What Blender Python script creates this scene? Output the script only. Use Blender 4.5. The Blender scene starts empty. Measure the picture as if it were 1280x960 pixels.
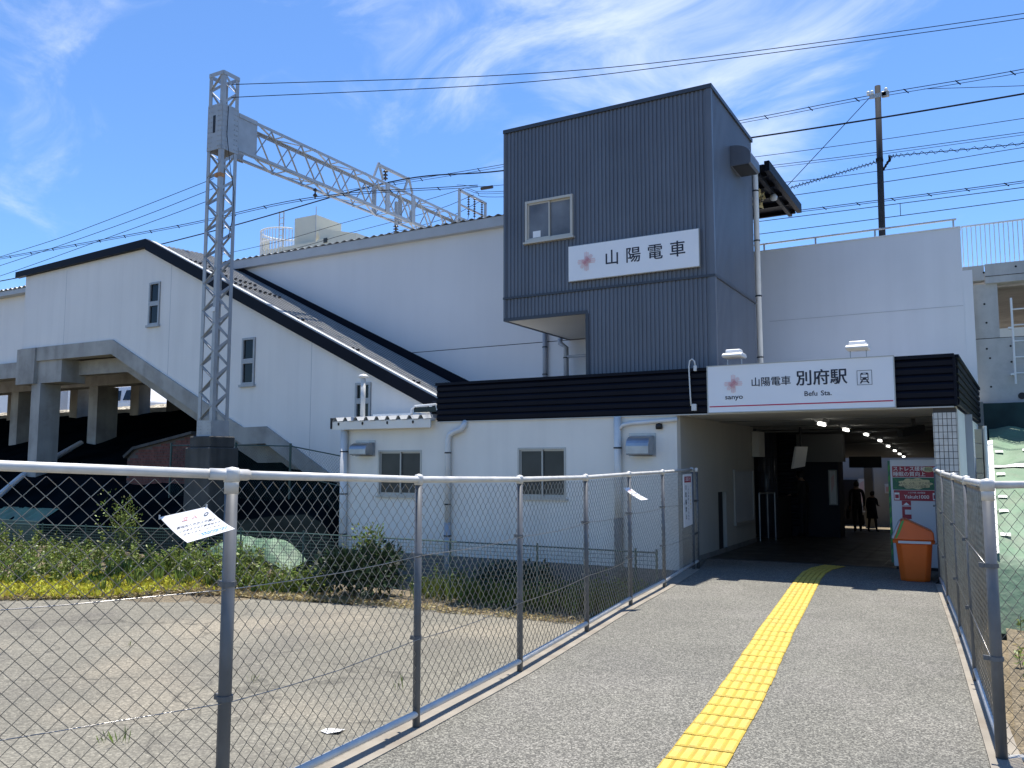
import bpy, bmesh, math, random
from mathutils import Vector, Matrix
R = random.Random(7)
SC = bpy.context.scene
COL = SC.collection

# ------------------------------------------------------------------ camera, sky, sun, exposure
cam_d = bpy.data.cameras.new('camera')
cam = bpy.data.objects.new('camera', cam_d)
COL.objects.link(cam)
cam.location = (0, 0, 1.65)
cam.rotation_euler = (math.radians(90 + 5.466), 0, math.radians(29.75))
cam_d.sensor_width = 36
cam_d.lens = 36 * 1045 / 1280
cam_d.clip_end = 3000
SC.camera = cam

SUN_EL = math.radians(75)
SUN_DX = 0.10                      # sunlight drifts this much to +X per metre towards -Y
world = bpy.data.worlds.new('World')
SC.world = world
world.use_nodes = True
wt = world.node_tree
wt.nodes.clear()
def wn(t, **k):
    n = wt.nodes.new(t)
    for a, b in k.items():
        setattr(n, a, b)
    return n
def wl(a, b):
    wt.links.new(a, b)
w_out = wn('ShaderNodeOutputWorld')
w_bg = wn('ShaderNodeBackground')
w_bg.inputs['Strength'].default_value = 0.112
w_sky = wn('ShaderNodeTexSky', sky_type='NISHITA', sun_disc=False, sun_elevation=SUN_EL,
           sun_rotation=math.atan2(-SUN_DX, 1), altitude=0, air_density=1.0, dust_density=0.3, ozone_density=3.0)
w_tc = wn('ShaderNodeTexCoord')
w_map = wn('ShaderNodeMapping')
w_map.inputs['Rotation'].default_value = (0.2, 0.35, 0.9)
w_map.inputs['Scale'].default_value = (1.3, 3.2, 3.9)
w_n1 = wn('ShaderNodeTexNoise')
w_n1.inputs['Scale'].default_value = 2.3
w_n1.inputs['Detail'].default_value = 9
w_n1.inputs['Roughness'].default_value = 0.62
w_n1.inputs['Distortion'].default_value = 0.9
w_n2 = wn('ShaderNodeTexNoise')
w_n2.inputs['Scale'].default_value = 1.9
w_n2.inputs['Detail'].default_value = 2
wl(w_tc.outputs['Generated'], w_map.inputs['Vector'])
wl(w_map.outputs['Vector'], w_n1.inputs['Vector'])
wl(w_tc.outputs['Generated'], w_n2.inputs['Vector'])
# two brighter cirrus banks: directions of their centres in the sky
def bank(direction, lo, hi):
    d = wn('ShaderNodeVectorMath', operation='DOT_PRODUCT')
    d.inputs[1].default_value = Vector(direction).normalized()
    wl(w_tc.outputs['Generated'], d.inputs[0])
    m = wn('ShaderNodeMapRange', interpolation_type='SMOOTHSTEP')
    m.inputs['From Min'].default_value = lo
    m.inputs['From Max'].default_value = hi
    wl(d.outputs['Value'], m.inputs['Value'])
    return m.outputs['Result']
def wmath(op, a, b, clamp=False):
    n = wn('ShaderNodeMath', operation=op, use_clamp=clamp)
    for i, v in enumerate((a, b)):
        if isinstance(v, (int, float)):
            n.inputs[i].default_value = v
        else:
            wl(v, n.inputs[i])
    return n.outputs[0]
b1 = bank((-0.315, 0.855, 0.415), 0.962, 0.999)
b2 = bank((-0.45, 0.75, 0.48), 0.975, 1.0)
b3 = bank((-0.82, 0.42, 0.42), 0.985, 1.0)
cov = wmath('ADD', wmath('MULTIPLY', b1, 0.20), wmath('MULTIPLY', b2, 0.12))
cov = wmath('ADD', cov, wmath('MULTIPLY', b3, 0.10))
cov = wmath('ADD', cov, wmath('MULTIPLY', w_n2.outputs['Fac'], 0.20))
den = wmath('ADD', w_n1.outputs['Fac'], cov)
w_cr = wn('ShaderNodeMapRange', interpolation_type='SMOOTHSTEP')
w_cr.inputs['From Min'].default_value = 0.66
w_cr.inputs['From Max'].default_value = 1.12
w_cr.inputs['To Max'].default_value = 0.64
wl(den, w_cr.inputs['Value'])
w_mix = wn('ShaderNodeMix', data_type='RGBA')
w_tint = wn('ShaderNodeMix', data_type='RGBA', blend_type='MULTIPLY')
w_tint.inputs['Factor'].default_value = 1.0
w_tint.inputs['B'].default_value = (0.62, 0.84, 1.10, 1)
wl(w_sky.outputs['Color'], w_tint.inputs['A'])
wl(w_cr.outputs['Result'], w_mix.inputs['Factor'])
wl(w_tint.outputs['Result'], w_mix.inputs['A'])
w_mix.inputs['B'].default_value = (6.2, 6.6, 7.3, 1)
wl(w_mix.outputs['Result'], w_bg.inputs['Color'])
wl(w_bg.outputs['Background'], w_out.inputs['Surface'])

sun_d = bpy.data.lights.new('sun', 'SUN')
sun_d.energy = 5.0
sun_d.angle = math.radians(0.53)
sun_d.color = (1.0, 0.94, 0.85)
sun = bpy.data.objects.new('sun', sun_d)
COL.objects.link(sun)
sdir = Vector((SUN_DX, -1, 0)).normalized() * math.cos(SUN_EL) + Vector((0, 0, -math.sin(SUN_EL)))
sun.rotation_euler = sdir.to_track_quat('-Z', 'Y').to_euler()
sun.location = (0, 30, 40)

SC.view_settings.view_transform = 'Standard'
SC.view_settings.look = 'None'
SC.view_settings.exposure = 0.74
SC.view_settings.gamma = 1
SC.view_settings.use_curve_mapping = False
SC.cycles.max_bounces = 8
SC.cycles.diffuse_bounces = 4
SC.cycles.transparent_max_bounces = 16

# ------------------------------------------------------------------ materials
def mat(name, col, rough=0.6, metal=0.0, var=0.10, scale=2.0, streak=0.0, bump=0.0, bscale=60.0, spec=0.5,
        dirt=None, dirt_amt=0.0, dirt_scale=1.2, speck=0.0, speck_scale=120.0, emit=0.0, rvar=0.0, crack=0.0, patch=None):
    m = bpy.data.materials.new(name)
    m.use_nodes = True
    nt = m.node_tree
    b = nt.nodes['Principled BSDF']
    N = lambda t, **k: _n(nt, t, **k)
    L = nt.links.new
    geo = N('ShaderNodeNewGeometry')
    pos = geo.outputs['Position']
    b.inputs['Roughness'].default_value = rough
    b.inputs['Metallic'].default_value = metal
    b.inputs['Specular IOR Level'].default_value = spec
    rgb = N('ShaderNodeRGB'); rgb.outputs[0].default_value = (*col, 1)
    cur = rgb.outputs[0]
    def mul(cur, fac):
        mx = N('ShaderNodeMix', data_type='RGBA', blend_type='MULTIPLY')
        mx.inputs['Factor'].default_value = 1
        L(cur, mx.inputs['A']); L(fac, mx.inputs['B'])
        return mx.outputs['Result']
    def ramp(src, a, bb, lo, hi):
        r = N('ShaderNodeMapRange')
        r.inputs['From Min'].default_value = a; r.inputs['From Max'].default_value = bb
        r.inputs['To Min'].default_value = lo; r.inputs['To Max'].default_value = hi
        L(src, r.inputs['Value'])
        return r.outputs['Result']
    if var:
        n = N('ShaderNodeTexNoise')
        n.inputs['Scale'].default_value = scale; n.inputs['Detail'].default_value = 6
        L(pos, n.inputs['Vector'])
        cur = mul(cur, ramp(n.outputs['Fac'], 0.3, 0.7, 1 - var, 1 + var))
        if rvar:
            L(ramp(n.outputs['Fac'], 0.3, 0.7, rough - rvar, rough + rvar), b.inputs['Roughness'])
    if streak:
        mp = N('ShaderNodeMapping'); mp.inputs['Scale'].default_value = (2.2, 2.2, 0.16)
        n = N('ShaderNodeTexNoise'); n.inputs['Scale'].default_value = 1.6; n.inputs['Detail'].default_value = 5
        L(pos, mp.inputs['Vector']); L(mp.outputs['Vector'], n.inputs['Vector'])
        cur = mul(cur, ramp(n.outputs['Fac'], 0.45, 0.75, 1.0, 1 - streak))
    if dirt_amt:
        n = N('ShaderNodeTexNoise'); n.inputs['Scale'].default_value = dirt_scale; n.inputs['Detail'].default_value = 8
        n.inputs['Roughness'].default_value = 0.65
        L(pos, n.inputs['Vector'])
        mx = N('ShaderNodeMix', data_type='RGBA')
        L(ramp(n.outputs['Fac'], 0.48, 0.68, 0.0, dirt_amt), mx.inputs['Factor'])
        L(cur, mx.inputs['A']); mx.inputs['B'].default_value = (*dirt, 1)
        cur = mx.outputs['Result']
    if patch:
        n = N('ShaderNodeTexNoise'); n.inputs['Scale'].default_value = 0.33; n.inputs['Detail'].default_value = 5
        mp = N('ShaderNodeMapping'); mp.inputs['Location'].default_value = (3.7, 1.9, 0); L(pos, mp.inputs['Vector']); L(mp.outputs['Vector'], n.inputs['Vector'])
        mx = N('ShaderNodeMix', data_type='RGBA')
        L(ramp(n.outputs['Fac'], 0.50, 0.66, 0.0, 0.85), mx.inputs['Factor'])
        L(cur, mx.inputs['A']); mx.inputs['B'].default_value = (*patch, 1)
        cur = mx.outputs['Result']
    if crack:
        n = N('ShaderNodeTexNoise'); n.inputs['Scale'].default_value = 1.3; n.inputs['Detail'].default_value = 5
        L(pos, n.inputs['Vector'])
        ad = N('ShaderNodeVectorMath', operation='MULTIPLY_ADD'); L(n.outputs['Color'], ad.inputs[0]); ad.inputs[1].default_value = (.8, .8, .8); L(pos, ad.inputs[2])
        v = N('ShaderNodeTexVoronoi', feature='DISTANCE_TO_EDGE'); v.inputs['Scale'].default_value = 0.42
        L(ad.outputs[0], v.inputs['Vector'])
        cur = mul(cur, ramp(v.outputs['Distance'], 0.0, 0.010, 0.55, 1.0))
        n = N('ShaderNodeTexNoise'); n.inputs['Scale'].default_value = 26; n.inputs['Detail'].default_value = 3
        L(pos, n.inputs['Vector'])
        cur = mul(cur, ramp(n.outputs['Fac'], 0.35, 0.65, 0.86, 1.12))
    if speck:
        v = N('ShaderNodeTexVoronoi'); v.inputs['Scale'].default_value = speck_scale
        L(pos, v.inputs['Vector'])
        sep = N('ShaderNodeSeparateColor'); L(v.outputs['Color'], sep.inputs['Color'])
        pw = N('ShaderNodeMath', operation='POWER'); L(sep.outputs[0], pw.inputs[0]); pw.inputs[1].default_value = 2.0
        cur = mul(cur, ramp(pw.outputs[0], 0, 1, 1 - speck, 1 + speck * 2.0))
    L(cur, b.inputs['Base Color'])
    if bump:
        n = N('ShaderNodeTexNoise'); n.inputs['Scale'].default_value = bscale; n.inputs['Detail'].default_value = 4
        L(pos, n.inputs['Vector'])
        bp = N('ShaderNodeBump'); bp.inputs['Strength'].default_value = bump; bp.inputs['Distance'].default_value = 0.02
        L(n.outputs['Fac'], bp.inputs['Height']); L(bp.outputs['Normal'], b.inputs['Normal'])
    if emit:
        b.inputs['Emission Color'].default_value = (*col, 1)
        b.inputs['Emission Strength'].default_value = emit
    return m
def _n(nt, t, **k):
    n = nt.nodes.new(t)
    for a, v in k.items():
        setattr(n, a, v)
    return n

M = {}
M['white_wall'] = mat('white wall paint', (0.775, 0.755, 0.725), 0.75, var=0.045, scale=0.5, streak=0.07, bump=0.08, bscale=220)
M['panel_wall'] = mat('pale grey wall panel', (0.69, 0.685, 0.685), 0.6, var=0.03, scale=0.5, streak=0.025)
M['right_wall'] = mat('grey rendered wall', (0.70, 0.71, 0.735), 0.8, var=0.04, scale=0.6, streak=0.04, bump=0.06, bscale=150)
M['cream_wall'] = mat('cream rendered wall', (0.78, 0.745, 0.675), 0.8, var=0.05, scale=1.0, streak=0.07, bump=0.1, bscale=260)
M['plinth'] = mat('grey plinth', (0.17, 0.168, 0.16), 0.85, var=0.2, scale=2.5, streak=0.2, bump=0.2, bscale=90)
M['tower'] = mat('charcoal blue corrugated steel', (0.122, 0.136, 0.164), 0.45, metal=0.15, var=0.10, scale=0.9, streak=0.12)
M['tower_trim'] = mat('charcoal trim', (0.045, 0.052, 0.066), 0.45, metal=0.2, var=0.08)
M['navy'] = mat('navy steel siding', (0.004, 0.005, 0.011), 0.55, var=0.15, scale=1.5, streak=0.15, spec=0.16)
M['black'] = mat('near black', (0.012, 0.012, 0.014), 0.6, var=0.1)
M['concrete'] = mat('weathered concrete', (0.38, 0.365, 0.335), 0.85, var=0.14, scale=1.6, streak=0.22, bump=0.2, bscale=70,
                    dirt=(0.16, 0.15, 0.135), dirt_amt=0.45, dirt_scale=1.4)
M['pale_concrete'] = mat('pale cast concrete', (0.46, 0.46, 0.45), 0.85, var=0.10, scale=2.2, streak=0.2, bump=0.15, bscale=60,
                         dirt=(0.2, 0.2, 0.2), dirt_amt=0.4, dirt_scale=2.2)
M['old_concrete'] = mat('blackened concrete', (0.075, 0.072, 0.067), 0.9, var=0.2, scale=2.0, streak=0.5, bump=0.3, bscale=50,
                        dirt=(0.04, 0.04, 0.04), dirt_amt=0.7, dirt_scale=1.5)
M['galv'] = mat('galvanised steel', (0.37, 0.382, 0.392), 0.5, metal=0.2, var=0.10, scale=4)
M['galv_post'] = mat('weathered galvanised pipe', (0.125, 0.132, 0.14), 0.5, metal=0.25, var=0.18, scale=6, streak=0.1)
M['rail'] = mat('pale galvanised rail', (0.58, 0.575, 0.55), 0.45, metal=0.15, var=0.12, scale=9, rvar=0.08)
M['wire'] = mat('galvanised fence wire', (0.30, 0.29, 0.275), 0.30, metal=0.8, var=0.25, scale=14)
M['rust'] = mat('rusty steel', (0.42, 0.20, 0.08), 0.8, var=0.3, scale=8)
M['cable'] = mat('dark cable', (0.022, 0.024, 0.03), 0.95, var=0.1, spec=0.0)
M['pole_paint'] = mat('dark grey pole paint', (0.035, 0.04, 0.048), 0.8, var=0.1, spec=0.1)
M['seam'] = mat('roof seam shade line', (0.05, 0.052, 0.055), 0.8, var=0.1, spec=0.1)  # dark colour stands in for the shade lines along the roof ribs
M['ceramic'] = mat('dark insulator', (0.03, 0.025, 0.025), 0.25, var=0.1)
M['roof_sheet'] = mat('sunlit grey roof sheet', (0.34, 0.342, 0.335), 0.65, metal=0.0, var=0.10, scale=3, streak=0.05, spec=0.2)  # plain grey sheet with slight random variation
M['white_trim'] = mat('white trim', (0.72, 0.73, 0.73), 0.5, var=0.06, scale=2)
M['grey_trim'] = mat('grey roof trim', (0.42, 0.44, 0.46), 0.55, var=0.06, scale=2)
M['pvc'] = mat('white drain pipe', (0.66, 0.66, 0.64), 0.4, var=0.08, scale=3, streak=0.1)
M['grey_pvc'] = mat('grey drain pipe', (0.33, 0.35, 0.38), 0.4, var=0.08, scale=3)
M['steel'] = mat('stainless steel', (0.36, 0.37, 0.39), 0.32, metal=0.8, var=0.12, scale=6)
M['alu'] = mat('anodised window frame', (0.42, 0.41, 0.38), 0.4, metal=0.35, var=0.06)
M['cream_alu'] = mat('cream window frame', (0.50, 0.47, 0.41), 0.45, metal=0.1, var=0.06)
M['glass_dark'] = mat('dark window glass', (0.008, 0.009, 0.010), 0.06, var=0.2, scale=1.4, spec=0.3)
M['glass_grey'] = mat('grey frosted glass', (0.045, 0.048, 0.044), 0.28, var=0.25, scale=2.2, spec=0.35)
M['glass_tower'] = mat('office window glass', (0.13, 0.135, 0.145), 0.12, var=0.5, scale=1.7, spec=0.5)
M['sign_white'] = mat('white sign face', (0.80, 0.81, 0.83), 0.35, var=0.02, scale=1.5)
M['ink'] = mat('black lettering', (0.012, 0.014, 0.03), 0.5, var=0)
M['red_line'] = mat('crimson line', (0.50, 0.02, 0.07), 0.45, var=0)
M['pink1'] = mat('pale pink ink', (0.80, 0.62, 0.62), 0.5, var=0.05)
M['pink2'] = mat('rose ink', (0.74, 0.44, 0.45), 0.5, var=0.05)
M['pink3'] = mat('red rose ink', (0.66, 0.30, 0.33), 0.5, var=0.05)
M['tile_white'] = mat('cream wall tile', (0.55, 0.53, 0.48), 0.3, var=0.14, scale=9)
M['grout'] = mat('dark grout', (0.06, 0.055, 0.05), 0.9, var=0.1)
M['tile_dark'] = mat('dark column tile', (0.05, 0.055, 0.075), 0.3, var=0.12, scale=6)
M['soffit'] = mat('pale soffit board', (0.50, 0.49, 0.45), 0.7, var=0.05, scale=1)
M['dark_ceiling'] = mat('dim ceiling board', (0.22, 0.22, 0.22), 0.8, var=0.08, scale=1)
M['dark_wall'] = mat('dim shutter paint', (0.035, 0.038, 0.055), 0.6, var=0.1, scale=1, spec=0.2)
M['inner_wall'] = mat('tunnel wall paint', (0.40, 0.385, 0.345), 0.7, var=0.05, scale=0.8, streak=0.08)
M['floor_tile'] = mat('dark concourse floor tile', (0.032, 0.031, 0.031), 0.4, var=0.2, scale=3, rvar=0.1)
M['tube'] = mat('lit fluorescent tube', (1.0, 0.98, 0.92), 0.5, var=0, emit=2.4)
M['asphalt'] = mat('coarse worn asphalt', (0.134, 0.130, 0.110), 0.85, var=0.10, scale=1.1, speck=0.54, speck_scale=112, bump=0.3, bscale=140,
                   dirt=(0.185, 0.175, 0.155), dirt_amt=0.6, dirt_scale=0.6, patch=(0.115, 0.112, 0.098))
M['lot'] = mat('bleached parking lot', (0.165, 0.155, 0.124), 0.9, var=0.16, scale=0.45, speck=0.22, speck_scale=60, bump=0.3, bscale=70,
               dirt=(0.10, 0.092, 0.080), dirt_amt=0.8, dirt_scale=0.55, crack=1.0, patch=(0.235, 0.208, 0.158))
M['kerb'] = mat('stained concrete edging', (0.25, 0.225, 0.185), 0.9, var=0.16, scale=3, bump=0.2, bscale=80, dirt=(0.15, 0.12, 0.09), dirt_amt=0.6, dirt_scale=2.5)
M['soil'] = mat('dry soil', (0.15, 0.122, 0.08), 0.95, var=0.3, scale=2, bump=0.6, bscale=30, speck=0.3, speck_scale=50)
M['net_ground'] = mat('black weed netting', (0.004, 0.0065, 0.008), 0.9, var=0.4, scale=1.2, bump=0.5, bscale=5, spec=0.0)
M['yellow_grime_shade'] = mat('grimy yellow groove with painted shade', (0.36, 0.25, 0.028), 0.8, var=0.15, scale=9)  # darker plate: groove dirt plus ridge shading put into the colour
M['yellow'] = mat('yellow tactile paving', (0.58, 0.425, 0.07), 0.7, var=0.07, scale=7, speck=0.10, speck_scale=150, bump=0.15, bscale=120,
                  dirt=(0.40, 0.31, 0.10), dirt_amt=0.75, dirt_scale=3.2)
M['orange'] = mat('orange plastic', (0.58, 0.100, 0.008), 0.38, var=0.06, scale=4)
M['grey_flap'] = mat('grey plastic flap', (0.42, 0.46, 0.48), 0.4, var=0.05)
M['vend'] = mat('white vending cabinet', (0.62, 0.63, 0.66), 0.4, var=0.03)
M['vend_green'] = mat('leaf green print', (0.05, 0.26, 0.05), 0.5, var=0.1)
M['vend_dkgreen'] = mat('dark green print', (0.02, 0.13, 0.07), 0.5, var=0.1)
M['vend_red'] = mat('wine red print', (0.33, 0.015, 0.035), 0.45, var=0.05)
M['vend_cream'] = mat('cream print', (0.62, 0.54, 0.30), 0.5, var=0.05)
M['paper'] = mat('laminated white paper', (0.80, 0.80, 0.80), 0.35, var=0.02)
M['blue_ink'] = mat('blue ink', (0.10, 0.32, 0.72), 0.5, var=0)
M['red_ink'] = mat('faded red ink', (0.75, 0.25, 0.22), 0.5, var=0)
M['yellow_ink'] = mat('yellow ink', (0.7, 0.55, 0.1), 0.5, var=0)
M['grey_ink'] = mat('faded black ink', (0.10, 0.11, 0.13), 0.5, var=0)
M['tarp'] = mat('pale green tarpaulin', (0.115, 0.205, 0.125), 0.65, var=0.18, scale=2.5, bump=0.7, bscale=11, dirt=(0.16, 0.17, 0.13), dirt_amt=0.5, dirt_scale=2.0)
M['tarp_tape'] = mat('white tape', (0.75, 0.76, 0.74), 0.5, var=0.05)
M['green_net'] = mat('dark green netting', (0.012, 0.035, 0.030), 0.8, var=0.3, scale=3)
M['green_paint'] = mat('green fence paint', (0.045, 0.085, 0.072), 0.5, var=0.12, scale=5)
M['brick'] = mat('dark red brick', (0.13, 0.045, 0.035), 0.85, var=0.35, scale=6)
M['mortar'] = mat('grey mortar', (0.09, 0.075, 0.07), 0.9, var=0.2)
M['beige'] = mat('beige block', (0.42, 0.37, 0.28), 0.8, var=0.12, scale=5)
M['far_wall'] = mat('pale far building', (0.62, 0.60, 0.50), 0.8, var=0.05, scale=0.6)
M['far_white'] = mat('white far building', (0.70, 0.71, 0.72), 0.7, var=0.05, scale=0.6)
M['ballast'] = mat('track ballast', (0.28, 0.25, 0.19), 0.9, var=0.3, scale=5, speck=0.6, speck_scale=14, bump=1.0, bscale=16)
M['car_white'] = mat('white van paint', (0.60, 0.61, 0.63), 0.25, var=0.03)
M['skin'] = mat('skin', (0.42, 0.27, 0.19), 0.6, var=0.05)
M['cloth_black'] = mat('black cloth', (0.022, 0.022, 0.026), 0.85, var=0.2, scale=8)
M['cloth_navy'] = mat('navy cloth', (0.018, 0.022, 0.035), 0.85, var=0.2, scale=8)
M['hair'] = mat('dark hair', (0.012, 0.010, 0.009), 0.5, var=0.1)
M['bark'] = mat('green stem', (0.10, 0.12, 0.04), 0.8, var=0.2, scale=9)
def leafmat(name, col, var):
    m = mat(name, col, 0.5, var=0.0, spec=0.35)
    nt = m.node_tree
    b = nt.nodes['Principled BSDF']
    oi = nt.nodes.new('ShaderNodeAttribute'); oi.attribute_name = 'tone'
    hs = nt.nodes.new('ShaderNodeHueSaturation')
    hs.inputs['Color'].default_value = (*col, 1)
    mr = nt.nodes.new('ShaderNodeMapRange'); mr.inputs['To Min'].default_value = 1 - var; mr.inputs['To Max'].default_value = 1 + var
    mh = nt.nodes.new('ShaderNodeMapRange'); mh.inputs['To Min'].default_value = 0.475; mh.inputs['To Max'].default_value = 0.515
    nt.links.new(oi.outputs['Fac'], mr.inputs['Value']); nt.links.new(mr.outputs['Result'], hs.inputs['Value'])
    nt.links.new(oi.outputs['Fac'], mh.inputs['Value']); nt.links.new(mh.outputs['Result'], hs.inputs['Hue'])
    nt.links.new(hs.outputs['Color'], b.inputs['Base Color'])
    tr = nt.nodes.new('ShaderNodeBsdfTranslucent'); nt.links.new(hs.outputs['Color'], tr.inputs['Color'])
    mx = nt.nodes.new('ShaderNodeMixShader'); mx.inputs[0].default_value = 0.3
    out = nt.nodes['Material Output']
    nt.links.new(b.outputs[0], mx.inputs[1]); nt.links.new(tr.outputs[0], mx.inputs[2]); nt.links.new(mx.outputs[0], out.inputs['Surface'])
    return m
M['leaf'] = leafmat('weed leaf', (0.16, 0.215, 0.045), 0.6)
M['leaf_yellow'] = leafmat('yellow green ground cover', (0.46, 0.45, 0.05), 0.4)
M['leaf_dark'] = leafmat('dark shrub leaf', (0.022, 0.042, 0.020), 0.5)
M['straw'] = leafmat('dry straw', (0.33, 0.27, 0.13), 0.4)
M['flower'] = leafmat('white flower', (0.6, 0.6, 0.5), 0.2)

# ------------------------------------------------------------------ mesh helpers
class MB:
    def __init__(s):
        s.v = []; s.f = []; s.tone = []
    def add(s, vs, fs):
        o = len(s.v)
        s.v += [tuple(p) for p in vs]
        s.f += [tuple(i + o for i in f) for f in fs]
        return s
    def box(s, x0, x1, y0, y1, z0, z1):
        return s.add([(x0, y0, z0), (x1, y0, z0), (x1, y1, z0), (x0, y1, z0), (x0, y0, z1), (x1, y0, z1), (x1, y1, z1), (x0, y1, z1)],
                     [(0, 3, 2, 1), (4, 5, 6, 7), (0, 1, 5, 4), (1, 2, 6, 5), (2, 3, 7, 6), (3, 0, 4, 7)])
    def bar(s, p, q, w, h=None, up=(0, 0, 1)):
        p = Vector(p); q = Vector(q); h = h or w
        d = (q - p).normalized(); u = Vector(up)
        if abs(d.dot(u)) > 0.97:
            u = Vector((0, 1, 0))
        a = d.cross(u).normalized() * (w / 2); b = a.cross(d).normalized() * (h / 2)
        vs = []
        for c in (p, q):
            vs += [c - a - b, c + a - b, c + a + b, c - a + b]
        return s.add(vs, [(0, 3, 2, 1), (4, 5, 6, 7), (0, 1, 5, 4), (1, 2, 6, 5), (2, 3, 7, 6), (3, 0, 4, 7)])
    def tube(s, pts, r, n=8, caps=True):
        pts = [Vector(p) for p in pts]
        rs = r if isinstance(r, (list, tuple)) else [r] * len(pts)
        rings = []; ref = None
        for i, p in enumerate(pts):
            d = (pts[min(i + 1, len(pts) - 1)] - pts[max(i - 1, 0)]).normalized()
            if ref is None:
                ref = Vector((0, 0, 1)) if abs(d.z) < 0.9 else Vector((0, 1, 0))
            a = d.cross(ref).normalized(); b = a.cross(d).normalized()
            ref = b
            rings.append([p + (a * math.cos(t) + b * math.sin(t)) * rs[i] for t in [2 * math.pi * k / n for k in range(n)]])
        vs = [v for rg in rings for v in rg]; fs = []
        for i in range(len(pts) - 1):
            for k in range(n):
                fs.append((i * n + k, i * n + (k + 1) % n, (i + 1) * n + (k + 1) % n, (i + 1) * n + k))
        if caps:
            fs.append(tuple(range(n - 1, -1, -1))); fs.append(tuple(range((len(pts) - 1) * n, len(pts) * n)))
        return s.add(vs, fs)
    def prism(s, poly, axis, a0, a1):
        """poly in the two other axes (x,z for axis y; y,z for axis x; x,y for axis z)"""
        def P(u, w, a):
            return (u, a, w) if axis == 'y' else (a, u, w) if axis == 'x' else (u, w, a)
        n = len(poly)
        vs = [P(u, w, a0) for u, w in poly] + [P(u, w, a1) for u, w in poly]
        fs = [tuple(range(n)), tuple(range(2 * n - 1, n - 1, -1))]
        fs += [(i, i + n, (i + 1) % n + n, (i + 1) % n) for i in range(n)]
        return s.add(vs, fs)
    def quad(s, a, b, c, d):
        return s.add([a, b, c, d], [(0, 1, 2, 3)])
    def sheet(s, xs, ys, fn):
        vs = [(x, y, fn(x, y)) for y in ys for x in xs]; n = len(xs)
        return s.add(vs, [(j * n + i, j * n + i + 1, (j + 1) * n + i + 1, (j + 1) * n + i) for j in range(len(ys) - 1) for i in range(n - 1)])
    def lathe(s, c, prof, n=16):
        vs = []; fs = []
        for r, z in prof:
            vs += [(c[0] + r * math.cos(2 * math.pi * k / n), c[1] + r * math.sin(2 * math.pi * k / n), c[2] + z) for k in range(n)]
        for i in range(len(prof) - 1):
            for k in range(n):
                fs.append((i * n + k, i * n + (k + 1) % n, (i + 1) * n + (k + 1) % n, (i + 1) * n + k))
        fs.append(tuple(range(n - 1, -1, -1))); fs.append(tuple(range((len(prof) - 1) * n, len(prof) * n)))
        return s.add(vs, fs)
    def build(s, name, material, parent=None, smooth=False, bevel=0, kind=None):
        me = bpy.data.meshes.new(name)
        off = Vector()
        p = parent
        while p is not None:
            off += p.location; p = p.parent
        me.from_pydata([Vector(v) - off for v in s.v], [], s.f)
        bm = bmesh.new(); bm.from_mesh(me)
        if len(bm.faces) < 60000 and not s.tone:
            bmesh.ops.recalc_face_normals(bm, faces=bm.faces)
        if bevel:
            bmesh.ops.bevel(bm, geom=bm.edges[:], offset=bevel, segments=1, affect='EDGES')
        bm.to_mesh(me); bm.free()
        if s.tone:
            at = me.attributes.new('tone', 'FLOAT', 'FACE')
            at.data.foreach_set('value', s.tone)
        me.materials.append(M[material] if isinstance(material, str) else material)
        if smooth:
            me.shade_smooth()
        o = bpy.data.objects.new(name, me)
        COL.objects.link(o)
        if parent is not None:
            o.parent = parent
        if kind:
            o['kind'] = kind
        return o

def thing(name, label, cat, loc=(0, 0, 0), group=None):
    o = bpy.data.objects.new(name, None)
    o.empty_display_size = 0.2
    COL.objects.link(o)
    o.location = loc
    return tag(o, label, cat, group)
def tag(o, label, cat, group=None):
    o['label'] = label; o['category'] = cat
    if group:
        o['group'] = group
    return o
def struct(o):
    o['kind'] = 'structure'
    return o
def box(name, m, parent, *a, **k):
    return MB().box(*a).build(name, m, parent, **k)
def copy_part(o, name, parent, delta):
    c = o.copy(); c.name = name; COL.objects.link(c); c.parent = parent; c.location = Vector(o.location) + Vector(delta)
    return c

def wall_pieces(mb, x0, x1, z0, z1, y0, y1, holes):
    """a wall slab in the XZ plane with rectangular openings (hx0,hx1,hz0,hz1)"""
    xs = sorted({x0, x1, *[h[0] for h in holes], *[h[1] for h in holes]})
    for a, b in zip(xs, xs[1:]):
        cuts = [(h[2], h[3]) for h in holes if h[0] <= a + 1e-6 and h[1] >= b - 1e-6]
        zz = z0
        for c0, c1 in sorted(cuts):
            if c0 > zz:
                mb.box(a, b, y0, y1, zz, c0)
            zz = c1
        if zz < z1:
            mb.box(a, b, y0, y1, zz, z1)
    return mb

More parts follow.
